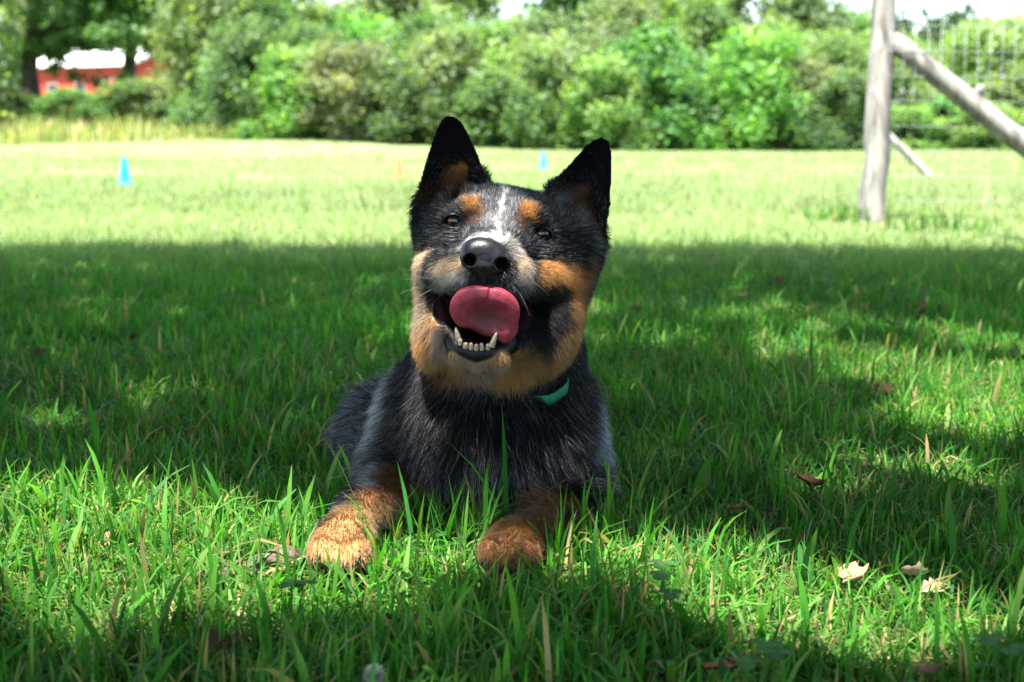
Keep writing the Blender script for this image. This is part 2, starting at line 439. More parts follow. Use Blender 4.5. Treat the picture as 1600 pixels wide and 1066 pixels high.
# fur flow: pixel, (right, up, towards viewer), length mm, lift
FLOW = [
    (757, 368, 0, .8, -.6, 4, .25), (780, 330, 0, 1, -.5, 7, .3), (735, 335, -.5, .8, -.4, 7, .3), (830, 345, .5, .8, -.4, 7, .3),
    (700, 370, -1, .1, -.5, 8, .3), (870, 392, 1, .1, -.5, 8, .3), (665, 365, -.9, .1, -.6, 11, .35), (915, 385, .9, .0, -.6, 12, .35),
    (705, 425, -1, -.4, -.2, 6, .3), (730, 445, -.5, -1, .2, 6, .35), (757, 445, 0, -1, .2, 4, .3), (812, 430, .8, -.7, 0, 7, .3), (800, 455, .4, -1, .2, 8, .3),
    (668, 412, -.8, -.5, -.4, 10, .35), (880, 430, .8, -.5, -.3, 10, .3),
    (652, 450, -.5, -.9, -.3, 14, .35), (660, 510, -.5, -.9, -.1, 15, .35), (893, 505, .5, -.9, -.1, 14, .35), (690, 235, -.05, 1, 0, 2.2, .12), (726, 215, .1, 1, 0, 2.2, .12), (668, 275, -.1, 1, 0, 3, .15), (742, 258, .1, 1, 0, 3, .15), (900, 258, .1, 1, 0, 2.2, .12), (952, 290, .1, 1, 0, 2.2, .12), (950, 340, .1, .6, 0, 4, .2), (880, 282, .1, 1, -.1, 4, .2),
    (684, 550, -.4, -1, .1, 16, .4), (768, 590, 0, -1, .15, 18, .35), (850, 572, .3, -1, .1, 16, .35), (745, 572, -.1, -1, -.1, 9, .3), (712, 562, -.5, -.9, -.2, 8, .3), (782, 566, .4, -.9, -.2, 8, .3), (718, 585, -.2, -1, .1, 16, .35),
    (700, 220, 0, 1, 0, 2.4, .15), (690, 260, -.1, 1, .1, 3.5, .2), (708, 290, .0, 1, .4, 13, .5), (660, 320, -.5, -.6, -.3, 12, .4), (755, 280, .1, .9, -.4, 10, .4),
    (935, 240, .2, 1, 0, 2.4, .15), (920, 290, .2, 1, .1, 3.5, .2), (905, 322, .1, 1, .4, 13, .5), (870, 300, .5, .7, -.4, 11, .45), (935, 380, .5, -.4, -.4, 12, .4),
    (642, 560, -.5, -1, 0, 22, .45), (920, 580, .5, -.9, 0, 22, .45), (612, 650, -.4, -1, .0, 22, .4), (930, 680, .4, -1, 0, 22, .4),
    (770, 670, 0, -1, .4, 32, .4), (690, 690, -.3, -1, .3, 30, .4), (850, 690, .3, -1, .3, 30, .4), (770, 760, .05, -1, .5, 34, .4), (850, 760, .15, -1, .4, 30, .4),
    (560, 660, -.5, -.7, -.5, 18, .35), (590, 620, -.4, -.8, -.4, 20, .35),
    (640, 760, -.5, -.7, .4, 11, .3), (575, 795, -.3, -.8, .5, 8, .3), (540, 835, -.2, -.6, .7, 7, .35), (530, 860, -.1, -.5, .8, 5, .35), (795, 864, -.3, -.5, .8, 5, .35), (950, 770, .3, -.9, .2, 14, .35),
    (910, 790, -.3, -.8, .4, 11, .3), (855, 815, -.6, -.5, .4, 8, .3), (816, 842, -.5, -.4, .7, 7, .35),
]
FLOW_P = np.array([skin(f[0], f[1]) for f in FLOW]); FLOW_V = np.array([f[2] * CR + f[3] * CU - f[4] * CF for f in FLOW]); FLOW_L = np.array([[f[5], f[6]] for f in FLOW], float)
extra = [(P(780, 500, 1.6), -.1, .1, -1), (P(780, 470, 1.75), 0, .1, -1), (P(640, 680, 1.65), -.2, -.5, -.8), (P(900, 680, 1.6), .2, -.5, -.8), (H(790, 330, -150), 0, -.3, -1), (H(700, 260, -75), 0, 1, -.1), (H(930, 270, -80), .1, 1, -.1)]
FLOW_P = np.concatenate([FLOW_P, [e[0] for e in extra]]); FLOW_V = np.concatenate([FLOW_V, [e[1] * CR + e[2] * CU - e[3] * CF for e in extra]])
FLOW_L = np.concatenate([FLOW_L, [[20, .35]] * 4 + [[16, .4]] + [[2.4, .15]] * 2])
def flow(p):
    d2 = ((p[:, None, :] - FLOW_P[None]) ** 2).sum(2) + 1e-5
    wg = d2 ** -2.2; wg /= wg.sum(1, keepdims=True)
    return wg @ FLOW_V, wg @ FLOW_L
MARK_P = np.array([skin(m[0], m[1]) for m in MARK])
def coat(p, jit=0.0):
    """base colour, pale share, pale colour for points p"""
    q = p + 0.004 * (np.stack([vnoise(p + o, 160) for o in (0, 3.1, 7.7)], 1) - .5) * 2
    jv = np.random.default_rng(len(p)).normal(0, jit, p.shape) if jit else 0
    b0, f0, t0 = COATS['black']
    base = np.tile(np.array(b0), (len(p), 1)); fr = np.full(len(p), f0); tip = np.tile(np.array(t0), (len(p), 1))
    for m, c in zip(MARK, MARK_P):
        sc = np.linalg.norm(c - np.array([0, 0, CAM_H])) / F_PX
        dv = q + jv * min(1, min(m[2], m[3]) / 16) - c
        rr = np.sqrt((dv @ HU / (m[2] * sc)) ** 2 + (dv @ HV / (m[3] * sc)) ** 2 + (dv @ HW / (max(m[2], m[3], 30) * 1.6 * sc)) ** 2)
        wg = m[5] * (1 - smooth01(rr, 1 - m[6], 1 + m[6]))
        cb, cf, ct = COATS[m[4]]
        base += (np.array(cb) - base) * wg[:, None]; fr += (cf - fr) * wg; tip += (np.array(ct) - tip) * wg[:, None]
    return base, fr, tip

tri = np.concatenate([BF[:, [0, 1, 2]], BF[:, [0, 2, 3]]])
fn = np.cross(BV[tri[:, 1]] - BV[tri[:, 0]], BV[tri[:, 2]] - BV[tri[:, 0]])
area = np.linalg.norm(fn, axis=1) / 2
vn = np.zeros_like(BV)
for j in range(3):
    np.add.at(vn, tri[:, j], fn)
vn /= np.linalg.norm(vn, axis=1, keepdims=True) + 1e-12
# places without fur: eyes, mouth, nose, lips
MOUTH = [(755, 498, 62, 58, 46), (700, 480, 40, 24, 30), (814, 492, 40, 20, 28)]
def bare(p):
    m = np.zeros(len(p))
    for ex, ey, ww in EYES:
        dv = (p - H(ex, ey, ww + 9)) / S
        m = np.maximum(m, 1 - smooth01(np.sqrt((dv @ HU / 19) ** 2 + (dv @ HV / 13) ** 2 + (dv @ HW / 26) ** 2), .85, 1.1))
    dv = (p - NOSE_C) / S
    m = np.maximum(m, 1 - smooth01(np.sqrt((dv @ HU / 38) ** 2 + ((dv @ HV) / 28) ** 2 + (dv @ HW / 30) ** 2), .9, 1.05))
    for x, y, w_, ru, rv in MOUTH:
        dv = (p - H(x, y, w_)) / S
        m = np.maximum(m, 1 - smooth01(np.sqrt((dv @ HU / ru) ** 2 + (dv @ HV / rv) ** 2 + (dv @ HW / 62) ** 2), 1.0, 1.06))
    # rim of the lower lip
    for a, b, r in (((708, 536, 80), (745, 550, 92), 16.5), ((745, 550, 92), (795, 540, 78), 16.5), ((704, 530, 70), (682, 464, 2), 8), ((798, 534, 70), (872, 474, 2), 10)):
        a = H(*a); b = H(*b); ab = b - a
        t_ = np.clip((p - a) @ ab / (ab @ ab), 0, 1)
        dd = np.linalg.norm(p - a - t_[:, None] * ab, axis=1) / S
        m = np.maximum(m, 1 - smooth01(dd, r * .92, r * 1.12))
    return m
def grow(n, seed, weight, lmul, rad, name, parent, mat, npt=6, more_pale=0.0):
    rg = np.random.default_rng(seed)
    wgt = area * weight; cs = np.cumsum(wgt); ti = np.searchsorted(cs, rg.random(n) * cs[-1])
    ti = np.clip(ti, 0, len(tri) - 1)
    r1 = np.sqrt(rg.random(n)); r2 = rg.random(n)
    bc = np.stack([1 - r1, r1 * (1 - r2), r1 * r2], 1)[:, :, None]
    p = (BV[tri[ti]] * bc).sum(1); nn = (vn[tri[ti]] * bc).sum(1); nn /= np.linalg.norm(nn, axis=1, keepdims=True)
    ok = rg.random(n) > bare(p) * 1.02
    ok &= p[:, 2] > 0.004
    p = p[ok]; nn = nn[ok]; n = len(p)
    fv, fl = np.zeros((n, 3)), np.zeros((n, 2))
    for i in range(0, n, 40000):
        fv[i:i+40000], fl[i:i+40000] = flow(p[i:i+40000])
    nv = np.stack([vnoise(p + o, 70) for o in (1.3, 5.9, 9.2)], 1) - .5
    nv2 = np.stack([vnoise(p + o, 260) for o in (2.3, 6.9, 8.2)], 1) - .5
    fv = fv / (np.linalg.norm(fv, axis=1, keepdims=True) + 1e-9) + nv * .55 + nv2 * .5 + rg.normal(0, .13, (n, 3))
    tang = fv - nn * (fv * nn).sum(1, keepdims=True)
    tang /= np.linalg.norm(tang, axis=1, keepdims=True) + 1e-9
    L = fl[:, 0] * 1e-3 * lmul * rg.uniform(.65, 1.15, n)
    # the collar presses the fur down
    L *= 1 - .75 * bare(p)
    for CS in (COL_A, COL_B): L *= 1 - .8 * (1 - smooth01(np.linalg.norm(p - CS, axis=1), .012, .022))
    lift = np.clip(fl[:, 1] * rg.uniform(.7, 1.5, n) + .05, .1, .9)
    ts = np.linspace(0, 1, npt)
    # straight near the skin, lying over towards the flow at the tip, sagging a little
    d0 = tang * (1 - lift)[:, None] + nn * lift[:, None]; d0 /= np.linalg.norm(d0, axis=1, keepdims=True)
    pts = p[:, None, :] - nn[:, None, :] * 0.0006 + d0[:, None, :] * (L[:, None] * ts)[:, :, None]
    bend = (tang * .5 + np.array([0, 0, -.35])) * .30
    pts += bend[:, None, :] * (L[:, None] * ts ** 2)[:, :, None]
    pts += (rg.normal(0, .05, (n, 1, 3)) * (L[:, None] * ts ** 2)[:, :, None])
    # tufts: tips drawn together
    nc = max(200, n // 26); ci = rg.choice(n, nc, replace=False)
    kd = kdtree.KDTree(nc)
    for i, c in enumerate(ci): kd.insert(p[c], i)
    kd.balance()
    near = np.array([kd.find(q)[1] for q in p]); ctr = ci[near]
    pull = np.clip((L - .006) / .02, 0, 1) * .45
    tgt = pts[ctr]
    pts += (tgt - pts) * (pull[:, None] * ts ** 1.6)[:, :, None]
    base, fr, tip = coat(p, .0026)
    pale = rg.random(n) < fr + more_pale
    root_c = base * rg.uniform(.75, 1.25, (n, 1))
    tip_c = np.where(pale[:, None], tip * rg.uniform(.7, 1.15, (n, 1)), base * rg.uniform(.8, 1.3, (n, 1)))
    cc = root_c[:, None, :] + (tip_c - root_c)[:, None, :] * smooth01(ts, .05, .7)[None, :, None]
    return curves_obj(name, pts, cc, rad * np.interp(ts, [0, .4, 1], [1, .9, .12]), parent, mat)
def curves_obj(name, pts, cc, rr, parent, mat):
    n, npt = pts.shape[:2]
    hc = bpy.data.hair_curves.new(name)
    hc.add_curves([npt] * n)
    hc.attributes['position'].data.foreach_set('vector', pts.astype(np.float32).ravel())
    ra = hc.attributes.get('radius') or hc.attributes.new('radius', 'FLOAT', 'POINT')
    ra.data.foreach_set('value', np.broadcast_to(rr, (n, npt)).astype(np.float32).ravel())
    ca = hc.attributes.new('tint', 'FLOAT_COLOR', 'POINT')
    c4 = np.ones((n, npt, 4), np.float32); c4[:, :, :3] = cc
    ca.data.foreach_set('color', c4.ravel())
    hc.materials.append(mat)
    o = bpy.data.objects.new(name, hc); COL.objects.link(o); o.parent = parent
    return o

def fur_material():
    m, t, out = mat_new('fur')
    a = N(t, 'ShaderNodeAttribute', attribute_name='tint')
    d = principled(t, None, .55, .08)
    t.links.new(a.outputs['Color'], d.inputs['Base Color'])
    tr = N(t, 'ShaderNodeBsdfHair', component='Transmission')
    tr.inputs['RoughnessU'].default_value = .35; tr.inputs['RoughnessV'].default_value = .6
    t.links.new(a.outputs['Color'], tr.inputs['Color'])
    rf = N(t, 'ShaderNodeBsdfHair', component='Reflection')
    rf.inputs['RoughnessU'].default_value = .28; rf.inputs['RoughnessV'].default_value = .7
    rf.inputs['Color'].default_value = (.10, .10, .11, 1)
    m1 = N(t, 'ShaderNodeMixShader'); m1.inputs[0].default_value = .25
    t.links.new(d.outputs[0], m1.inputs[1]); t.links.new(tr.outputs[0], m1.inputs[2])
    m2 = N(t, 'ShaderNodeMixShader'); m2.inputs[0].default_value = .16
    t.links.new(m1.outputs[0], m2.inputs[1]); t.links.new(rf.outputs[0], m2.inputs[2])
    t.links.new(m2.outputs[0], out.inputs[0])
    return m
def skin_material():
    m, t, out = mat_new('dog_skin')
    a = N(t, 'ShaderNodeAttribute', attribute_name='tint')
    b = principled(t, None, .38, .5)
    mr = N(t, 'ShaderNodeMapRange'); mr.inputs['To Min'].default_value = .95; mr.inputs['To Max'].default_value = .45
    t.links.new(a.outputs['Alpha'], mr.inputs['Value']); t.links.new(mr.outputs[0], b.inputs['Roughness'])
    ms = N(t, 'ShaderNodeMapRange'); ms.inputs['To Min'].default_value = .0; ms.inputs['To Max'].default_value = .25
    t.links.new(a.outputs['Alpha'], ms.inputs['Value']); t.links.new(ms.outputs[0], b.inputs['Specular IOR Level'])
    nz = N(t, 'ShaderNodeTexNoise'); nz.inputs['Scale'].default_value = 500
    tc = N(t, 'ShaderNodeTexCoord'); t.links.new(tc.outputs['Object'], nz.inputs['Vector'])
    bp = N(t, 'ShaderNodeBump'); bp.inputs['Strength'].default_value = .3; bp.inputs['Distance'].default_value = .001
    t.links.new(nz.outputs[0], bp.inputs['Height']); t.links.new(bp.outputs[0], b.inputs['Normal'])
    t.links.new(a.outputs['Color'], b.inputs['Base Color']); t.links.new(b.outputs[0], out.inputs[0])
    return m

dog = empty('dog', (float(P(760, 800, 1.36)[0]), float(P(760, 800, 1.36)[1]), 0.0))
tag(dog, 'black and tan cattle dog with pricked ears and curled tongue lying in the grass', 'dog')
DOG_LOC = np.array(dog.location)
def dog_part(o, parent=None):
    o.parent = parent or dog
    if parent is None: o.location = -DOG_LOC
    return o
base, fr, tip = np.zeros_like(BV), None, None
for i in range(0, len(BV), 50000): base[i:i+50000] = coat(BV[i:i+50000])[0]
bm_ = bare(BV)[:, None]
mouth_in = np.zeros(len(BV))
for x, y, w_, ru, rv in MOUTH:
    dv = (BV - H(x, y, w_ - 10)) / S
    mouth_in = np.maximum(mouth_in, 1 - smooth01(np.sqrt((dv @ HU / (ru * .9)) ** 2 + (dv @ HV / (rv * .9)) ** 2 + (dv @ HW / 66) ** 2), .85, 1.0))
base = base * .8 * (1 - bm_) + np.array([.005, .005, .007]) * bm_
base = base * (1 - mouth_in[:, None]) + np.array([.035, .010, .016]) * mouth_in[:, None]
base = np.concatenate([base, np.maximum(bm_, mouth_in[:, None])], 1)
body = dog_part(link('body', mesh_np('body', BV, BF, True, base), skin_material()))
FUR = fur_material()
cz = BV[tri].mean(1)
front = np.where(cz[:, 1] < 1.55, 1.0, 0.25)
hd = np.linalg.norm(cz - H(785, 430, -20), axis=1)
head_w = 1 - smooth01(hd, .115, .15)
dog_part(grow(330000, 21, front * head_w, 1.0, .00018, 'head_fur', None, FUR, 5))
dog_part(grow(190000, 22, front * (1 - head_w) , 1.0, .00022, 'body_fur', None, FUR, 6))
# guard hairs that stand off the outline
dog_part(grow(9000, 23, front * head_w, 1.3, .00012, 'guard_hair', None, FUR, 7, .1))
dog_part(grow(15000, 24, front * (1 - head_w), 1.3, .00017, 'guard_hair', None, FUR, 7, .4))

# ------------------------------------------------------------------ eyes, nose, tongue, teeth, whiskers, collar
def eye_material():
    m, t, out = mat_new('dog_eye')
    tc = N(t, 'ShaderNodeTexCoord')
    sp = N(t, 'ShaderNodeVectorMath', operation='LENGTH')
    mp = N(t, 'ShaderNodeMapping'); mp.inputs['Scale'].default_value = (1, 0, 1)
    t.links.new(tc.outputs['Object'], mp.inputs[0]); t.links.new(mp.outputs[0], sp.inputs[0])
    rp = N(t, 'ShaderNodeValToRGB'); e = rp.color_ramp.elements
    e[0].position = .0; e[0].color = (.002, .002, .003, 1); e[1].position = 1; e[1].color = (.25, .2, .18, 1)
    for pos, c in ((.40, (.002, .002, .003, 1)), (.46, (.014, .007, .003, 1)), (.82, (.010, .005, .003, 1)), (.9, (.004, .003, .003, 1)), (.97, (.06, .045, .04, 1))):
        q = rp.color_ramp.elements.new(pos); q.color = c
    t.links.new(sp.outputs['Value'], rp.inputs[0])
    b = principled(t, None, .06, .45); b.inputs['Coat Weight'].default_value = .35; b.inputs['Coat Roughness'].default_value = .02
    t.links.new(rp.outputs[0], b.inputs['Base Color']); t.links.new(b.outputs[0], out.inputs[0])
    return m
EYE_M = eye_material()
def sphere_mesh(name, seg=24, ring=14):
    bm = bmesh.new(); bmesh.ops.create_uvsphere(bm, u_segments=seg, v_segments=ring, radius=1)
    for f in bm.faces: f.smooth = True
    me = bpy.data.meshes.new(name); bm.to_mesh(me); bm.free(); return me
eye_me = sphere_mesh('eye', 32, 20)
for ex, ey, ww in EYES:
    o = dog_part(link('eye', eye_me, EYE_M)); o.location = H(ex, ey, ww - 6) - DOG_LOC
    o.scale = (18.5 * S,) * 3
    o.rotation_euler = (math.radians(8), 0, math.radians(4))
def small_field(c, r, step):
    return Field(*[np.arange(c[j] - r, c[j] + r, step) for j in range(3)])
# nose leather
nf = small_field(NOSE_C, 0.034, 0.0007)
def ne(px, py, w_, ru, rv, rw, k=6, op='add', ax=AXH): nf.ell(H(px, py, w_), rs(ru, rv, rw), ax, k * S, op)
ne(757, 394, 122, 34, 22, 22); ne(737, 401, 124, 17.5, 20, 19); ne(778, 406, 124, 17.5, 20, 19); ne(757, 415, 126, 19, 17, 18)
nf.cap(H(756, 418, 128), H(755, 444, 118), 9 * S, 7 * S, 6 * S)
ne(734, 406, 148, 9, 9, 44, 3, 'sub'); ne(784, 412, 148, 10, 9, 44, 3, 'sub')
nf.cap(H(722, 412, 136), H(734, 410, 146), 2 * S, 4 * S, 3 * S, 'sub'); nf.cap(H(798, 418, 136), H(784, 415, 146), 2 * S, 4 * S, 3 * S, 'sub')
nf.cap(H(757, 412, 150), H(755, 444, 130), 1.6 * S, 1.6 * S, 3 * S, 'sub')
nV, nF = nf.nets(); nV = relax(nV, nF, 3)
def nose_material():
    m, t, out = mat_new('nose_leather')
    b = principled(t, (.007, .007, .009), .36, .35)
    tc = N(t, 'ShaderNodeTexCoord'); v = N(t, 'ShaderNodeTexVoronoi'); v.inputs['Scale'].default_value = 900
    t.links.new(tc.outputs['Object'], v.inputs['Vector'])
    bp = N(t, 'ShaderNodeBump'); bp.inputs['Strength'].default_value = .28; bp.inputs['Distance'].default_value = .0005
    t.links.new(v.outputs[0], bp.inputs['Height']); t.links.new(bp.outputs[0], b.inputs['Normal']); t.links.new(b.outputs[0], out.inputs[0])
    return m
dog_part(link('nose', mesh_np('nose', nV, nF), nose_material()))
# tongue curled up in front of the upper lip
TC = H(757, 492, 95)
tf = small_field(TC, 0.045, 0.0009)
TA = math.radians(24); AXT = (HU, HV * math.cos(TA) + HW * math.sin(TA), HW * math.cos(TA) - HV * math.sin(TA))
def te(px, py, w_, ru, rv, rw, k=8, op='add', ax=AXH): tf.ell(H(px, py, w_), rs(ru, rv, rw), ax, k * S, op)
te(757, 488, 112, 51, 37, 8.5, 4, 'add', AXT)
te(744, 484, 112, 32, 30, 9, 14, 'add', AXT); te(774, 488, 113, 30, 34, 9, 14, 'add', AXT); te(760, 472, 115, 40, 20, 8, 14, 'add', AXT)
te(764, 505, 94, 32, 16, 16, 12)
te(762, 510, 56, 32, 12, 44, 14)
te(791, 514, 100, 17, 22, 12, 8)
te(760, 500, 133, 42, 28, 20, 8, 'sub', AXT)
tf.cap(H(765, 462, 134), H(760, 515, 124), 2.2 * S, 3 * S, 5 * S, 'sub'); tf.cap(H(768, 447, 130), H(766, 456, 133), 1.5 * S, 1.5 * S, 4 * S, 'sub')
te(732, 532, 108, 24, 18, 30, 6, 'sub'); te(758, 546, 104, 22, 18, 30, 6, 'sub')
tV, tF = tf.nets(); tV = relax(tV, tF, 3)
def tongue_material():
    m, t, out = mat_new('tongue')
    tc = N(t, 'ShaderNodeTexCoord'); nz = N(t, 'ShaderNodeTexNoise'); nz.inputs['Scale'].default_value = 140; nz.inputs['Detail'].default_value = 4
    t.links.new(tc.outputs['Object'], nz.inputs['Vector'])
    rp = N(t, 'ShaderNodeValToRGB'); rp.color_ramp.elements[0].position = .3; rp.color_ramp.elements[1].position = .7
    rp.color_ramp.elements[0].color = (.19, .018, .034, 1); rp.color_ramp.elements[1].color = (.31, .040, .070, 1)
    t.links.new(nz.outputs[0], rp.inputs[0])
    b = principled(t, None, .40, .4); b.inputs['Subsurface Weight'].default_value = .15
    b.inputs['Subsurface Radius'].default_value = (.006, .002, .0015); b.inputs['Subsurface Scale'].default_value = 1.0
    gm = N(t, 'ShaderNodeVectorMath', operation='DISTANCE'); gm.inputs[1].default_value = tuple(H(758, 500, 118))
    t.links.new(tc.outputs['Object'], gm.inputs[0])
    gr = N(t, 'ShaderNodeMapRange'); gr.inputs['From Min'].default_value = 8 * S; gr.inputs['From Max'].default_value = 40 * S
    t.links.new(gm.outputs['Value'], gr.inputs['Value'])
    gx = N(t, 'ShaderNodeMix', data_type='RGBA'); t.links.new(gr.outputs[0], gx.inputs[0]); gx.inputs[6].default_value = (.10, .018, .022, 1)  # darker centre: vascular tint plus the hollow's shade, put into the colour
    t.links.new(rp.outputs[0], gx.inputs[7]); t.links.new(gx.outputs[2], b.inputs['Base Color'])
    n2 = N(t, 'ShaderNodeTexNoise'); n2.inputs['Scale'].default_value = 520; n2.inputs['Detail'].default_value = 6; n2.inputs['Roughness'].default_value = .7
    t.links.new(tc.outputs['Object'], n2.inputs['Vector'])
    bp = N(t, 'ShaderNodeBump'); bp.inputs['Strength'].default_value = .7; bp.inputs['Distance'].default_value = .0008
    t.links.new(n2.outputs[0], bp.inputs['Height']); t.links.new(bp.outputs[0], b.inputs['Normal']); t.links.new(b.outputs[0], out.inputs[0])
    return m
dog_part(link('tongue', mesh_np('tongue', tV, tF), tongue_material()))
# teeth
TOOTH = noise_mat('tooth', (.28, .225, .13), (.42, .37, .27), 300, .28, 0, spec=.5)
def tooth(a, b, r0, r1):
    a = np.array(a); b = np.array(b); ax = (b - a); L = np.linalg.norm(ax); ax /= L
    e1 = np.cross(ax, HW); e1 /= np.linalg.norm(e1); e2 = np.cross(ax, e1)
    V = []; seg = 8; prof = [(0, r0), (.3, r0 * 1.05), (.65, r0 * .5 + r1 * .5), (.9, r1 * .9), (1, r1 * .35)]
    for t_, r in prof:
        for k in range(seg):
            an = k / seg * 2 * math.pi
            V.append(a + ax * L * t_ + r * (math.cos(an) * e1 + math.sin(an) * e2))
    Fq = [(i * seg + k, i * seg + (k + 1) % seg, (i + 1) * seg + (k + 1) % seg, (i + 1) * seg + k) for i in range(4) for k in range(seg)]
    V.append(b); top = len(V) - 1
    me = bpy.data.meshes.new('tooth'); me.from_pydata([tuple(v) for v in V], [], Fq + [(4 * seg + k, 4 * seg + (k + 1) % seg, top) for k in range(seg)])
    for p_ in me.polygons: p_.use_smooth = True
    dog_part(link('tooth', me, TOOTH))
tooth(H(717, 533, 98), H(712, 511, 104), 4.3 * S, 2.2 * S)
tooth(H(768, 542, 104), H(776, 520, 112), 4.3 * S, 2.2 * S)
for x, y in ((719, 531), (727, 536), (736, 538), (744, 539), (753, 539), (762, 538)):
    jj = (x * 7 % 5) - 2; tooth(H(x, y + 8, 100), H(x + jj * .5, y - 2.5 + jj * .9, 104), 3.6 * S, (3.0 + .25 * jj) * S)
# claws
CLAW = noise_mat('claw', (.012, .010, .009), (.03, .026, .022), 200, .35, 0)
for tx, ty, td in TOES:
    a = P(tx, ty - 1, td - .017); me = None
    tooth_mat = CLAW
    n0 = len(dog.children)
    tooth(a, a + np.array([.0, -.010, -.006]), 2.6e-3, 1.5e-3)
    cl_ = dog.children[-1]; cl_.name = 'claw'; cl_.data.materials.clear(); cl_.data.materials.append(CLAW)
# whiskers
wp = []
rw = np.random.default_rng(5)
for (x, y, dx, dy, L) in [(672, 446, -1, .05, .026), (680, 436, -1, -.15, .03), (690, 446, -.9, .35, .03), (700, 452, -.8, .6, .028), (684, 428, -1, -.3, .028), (710, 455, -.6, .8, .022),
                          (690, 416, -.5, -.5, .02), (824, 436, .9, .4, .02), (806, 450, .6, .8, .02), (730, 335, -.2, -1, .02), (835, 345, .3, -1, .02), (645, 470, -1, 0.0, .036)]:
    r0 = skin(x, y); dv = dx * CR - dy * CU + .35 * HW; dv /= np.linalg.norm(dv)
    ts = np.linspace(0, 1, 8)[:, None]
    wp.append(r0 + dv * L * ts + np.array([0, 0, -.006]) * ts ** 2 + rw.normal(0, .002, 3) * ts ** 2)
dog_part(curves_obj('whiskers', np.array(wp), np.full((len(wp), 8, 3), .35), .00013 * np.interp(np.linspace(0, 1, 8), [0, 1], [1, .3]), None, FUR))
# collar: a band round the neck just under the ruff
c0 = H(780, 562, -120)
cn = np.cross(H(918, 530, -150) - H(770, 616, -20), H(642, 530, -150) - H(770, 616, -20)); cn /= np.linalg.norm(cn)
ce1 = np.cross(cn, HW); ce1 /= np.linalg.norm(ce1); ce2 = np.cross(cn, ce1)
ring = []
NS = 72
for k in range(NS):
    an = k / NS * 2 * math.pi; dr = math.cos(an) * ce1 + math.sin(an) * ce2
    rr = np.linspace(.02, .16, 300); f = B.sample(c0 + rr[:, None] * dr)
    hit = rr[np.argmax(f > 0)] if (f > 0).any() else .1
    ring.append(hit)
ring = np.array(ring)
for _ in range(6): ring = (np.roll(ring, 1) + ring * 2 + np.roll(ring, -1)) / 4
V = []; Fq = []
for k in range(NS):
    an = k / NS * 2 * math.pi; dr = math.cos(an) * ce1 + math.sin(an) * ce2
    q0 = c0 + dr * ring[k]
    show = max(math.exp(-(np.linalg.norm(q0 - CS) / .022) ** 4) for CS in (COL_A, COL_B))
    q = q0 + dr * (-.003 + .0115 * show)
    for (a, b) in ((-.0055, 0), (-.0055, .0018), (.0055, .0018), (.0055, 0)):
        V.append(q + cn * a + dr * b)
    for j in range(4):
        Fq.append((k * 4 + j, k * 4 + (j + 1) % 4, ((k + 1) % NS) * 4 + (j + 1) % 4, ((k + 1) % NS) * 4 + j))
COLLAR = noise_mat('collar_green', (.010, .16, .075), (.022, .26, .135), 500, .6, .5, 1500)
collar = dog_part(link('collar', mesh_np('collar', V, Fq, True), COLLAR))
# ------------------------------------------------------------------ ground
def gz(x, y):
    """height of the land: flat lawn, a low rise at the far left"""
    x = np.asarray(x, float); y = np.asarray(y, float)
    left = smooth01(y, 31, 46) * 0.85 * smooth01(-x, 4.0, 9.0)
    hump = 0.24 * np.exp(-((x + 4.9) / 4.0) ** 2 - ((y - 34) / 6.0) ** 2)
    far = 0.35 * smooth01(y, 45, 90)
    und = 0.012 * (np.sin(x * 1.7 + y * .6) * np.cos(y * 1.1 - x * .5)) * smooth01(y, 3, 7)
    return left + hump + far + und
gx = np.concatenate([-np.geomspace(900, 12, 26), np.linspace(-11, 11, 60), np.geomspace(12, 900, 26)])
gy = np.concatenate([-np.geomspace(900, 3, 14), np.linspace(-2.5, 60, 150), np.geomspace(63, 1200, 26)])
XX, YY = np.meshgrid(gx, gy, indexing='ij')
V = np.stack([XX, YY, gz(XX, YY)], 2).reshape(-1, 3)
ni, nj = len(gx), len(gy)
idx = np.arange(ni * nj).reshape(ni, nj)
Fg = np.stack([idx[:-1, :-1], idx[1:, :-1], idx[1:, 1:], idx[:-1, 1:]], 2).reshape(-1, 4)
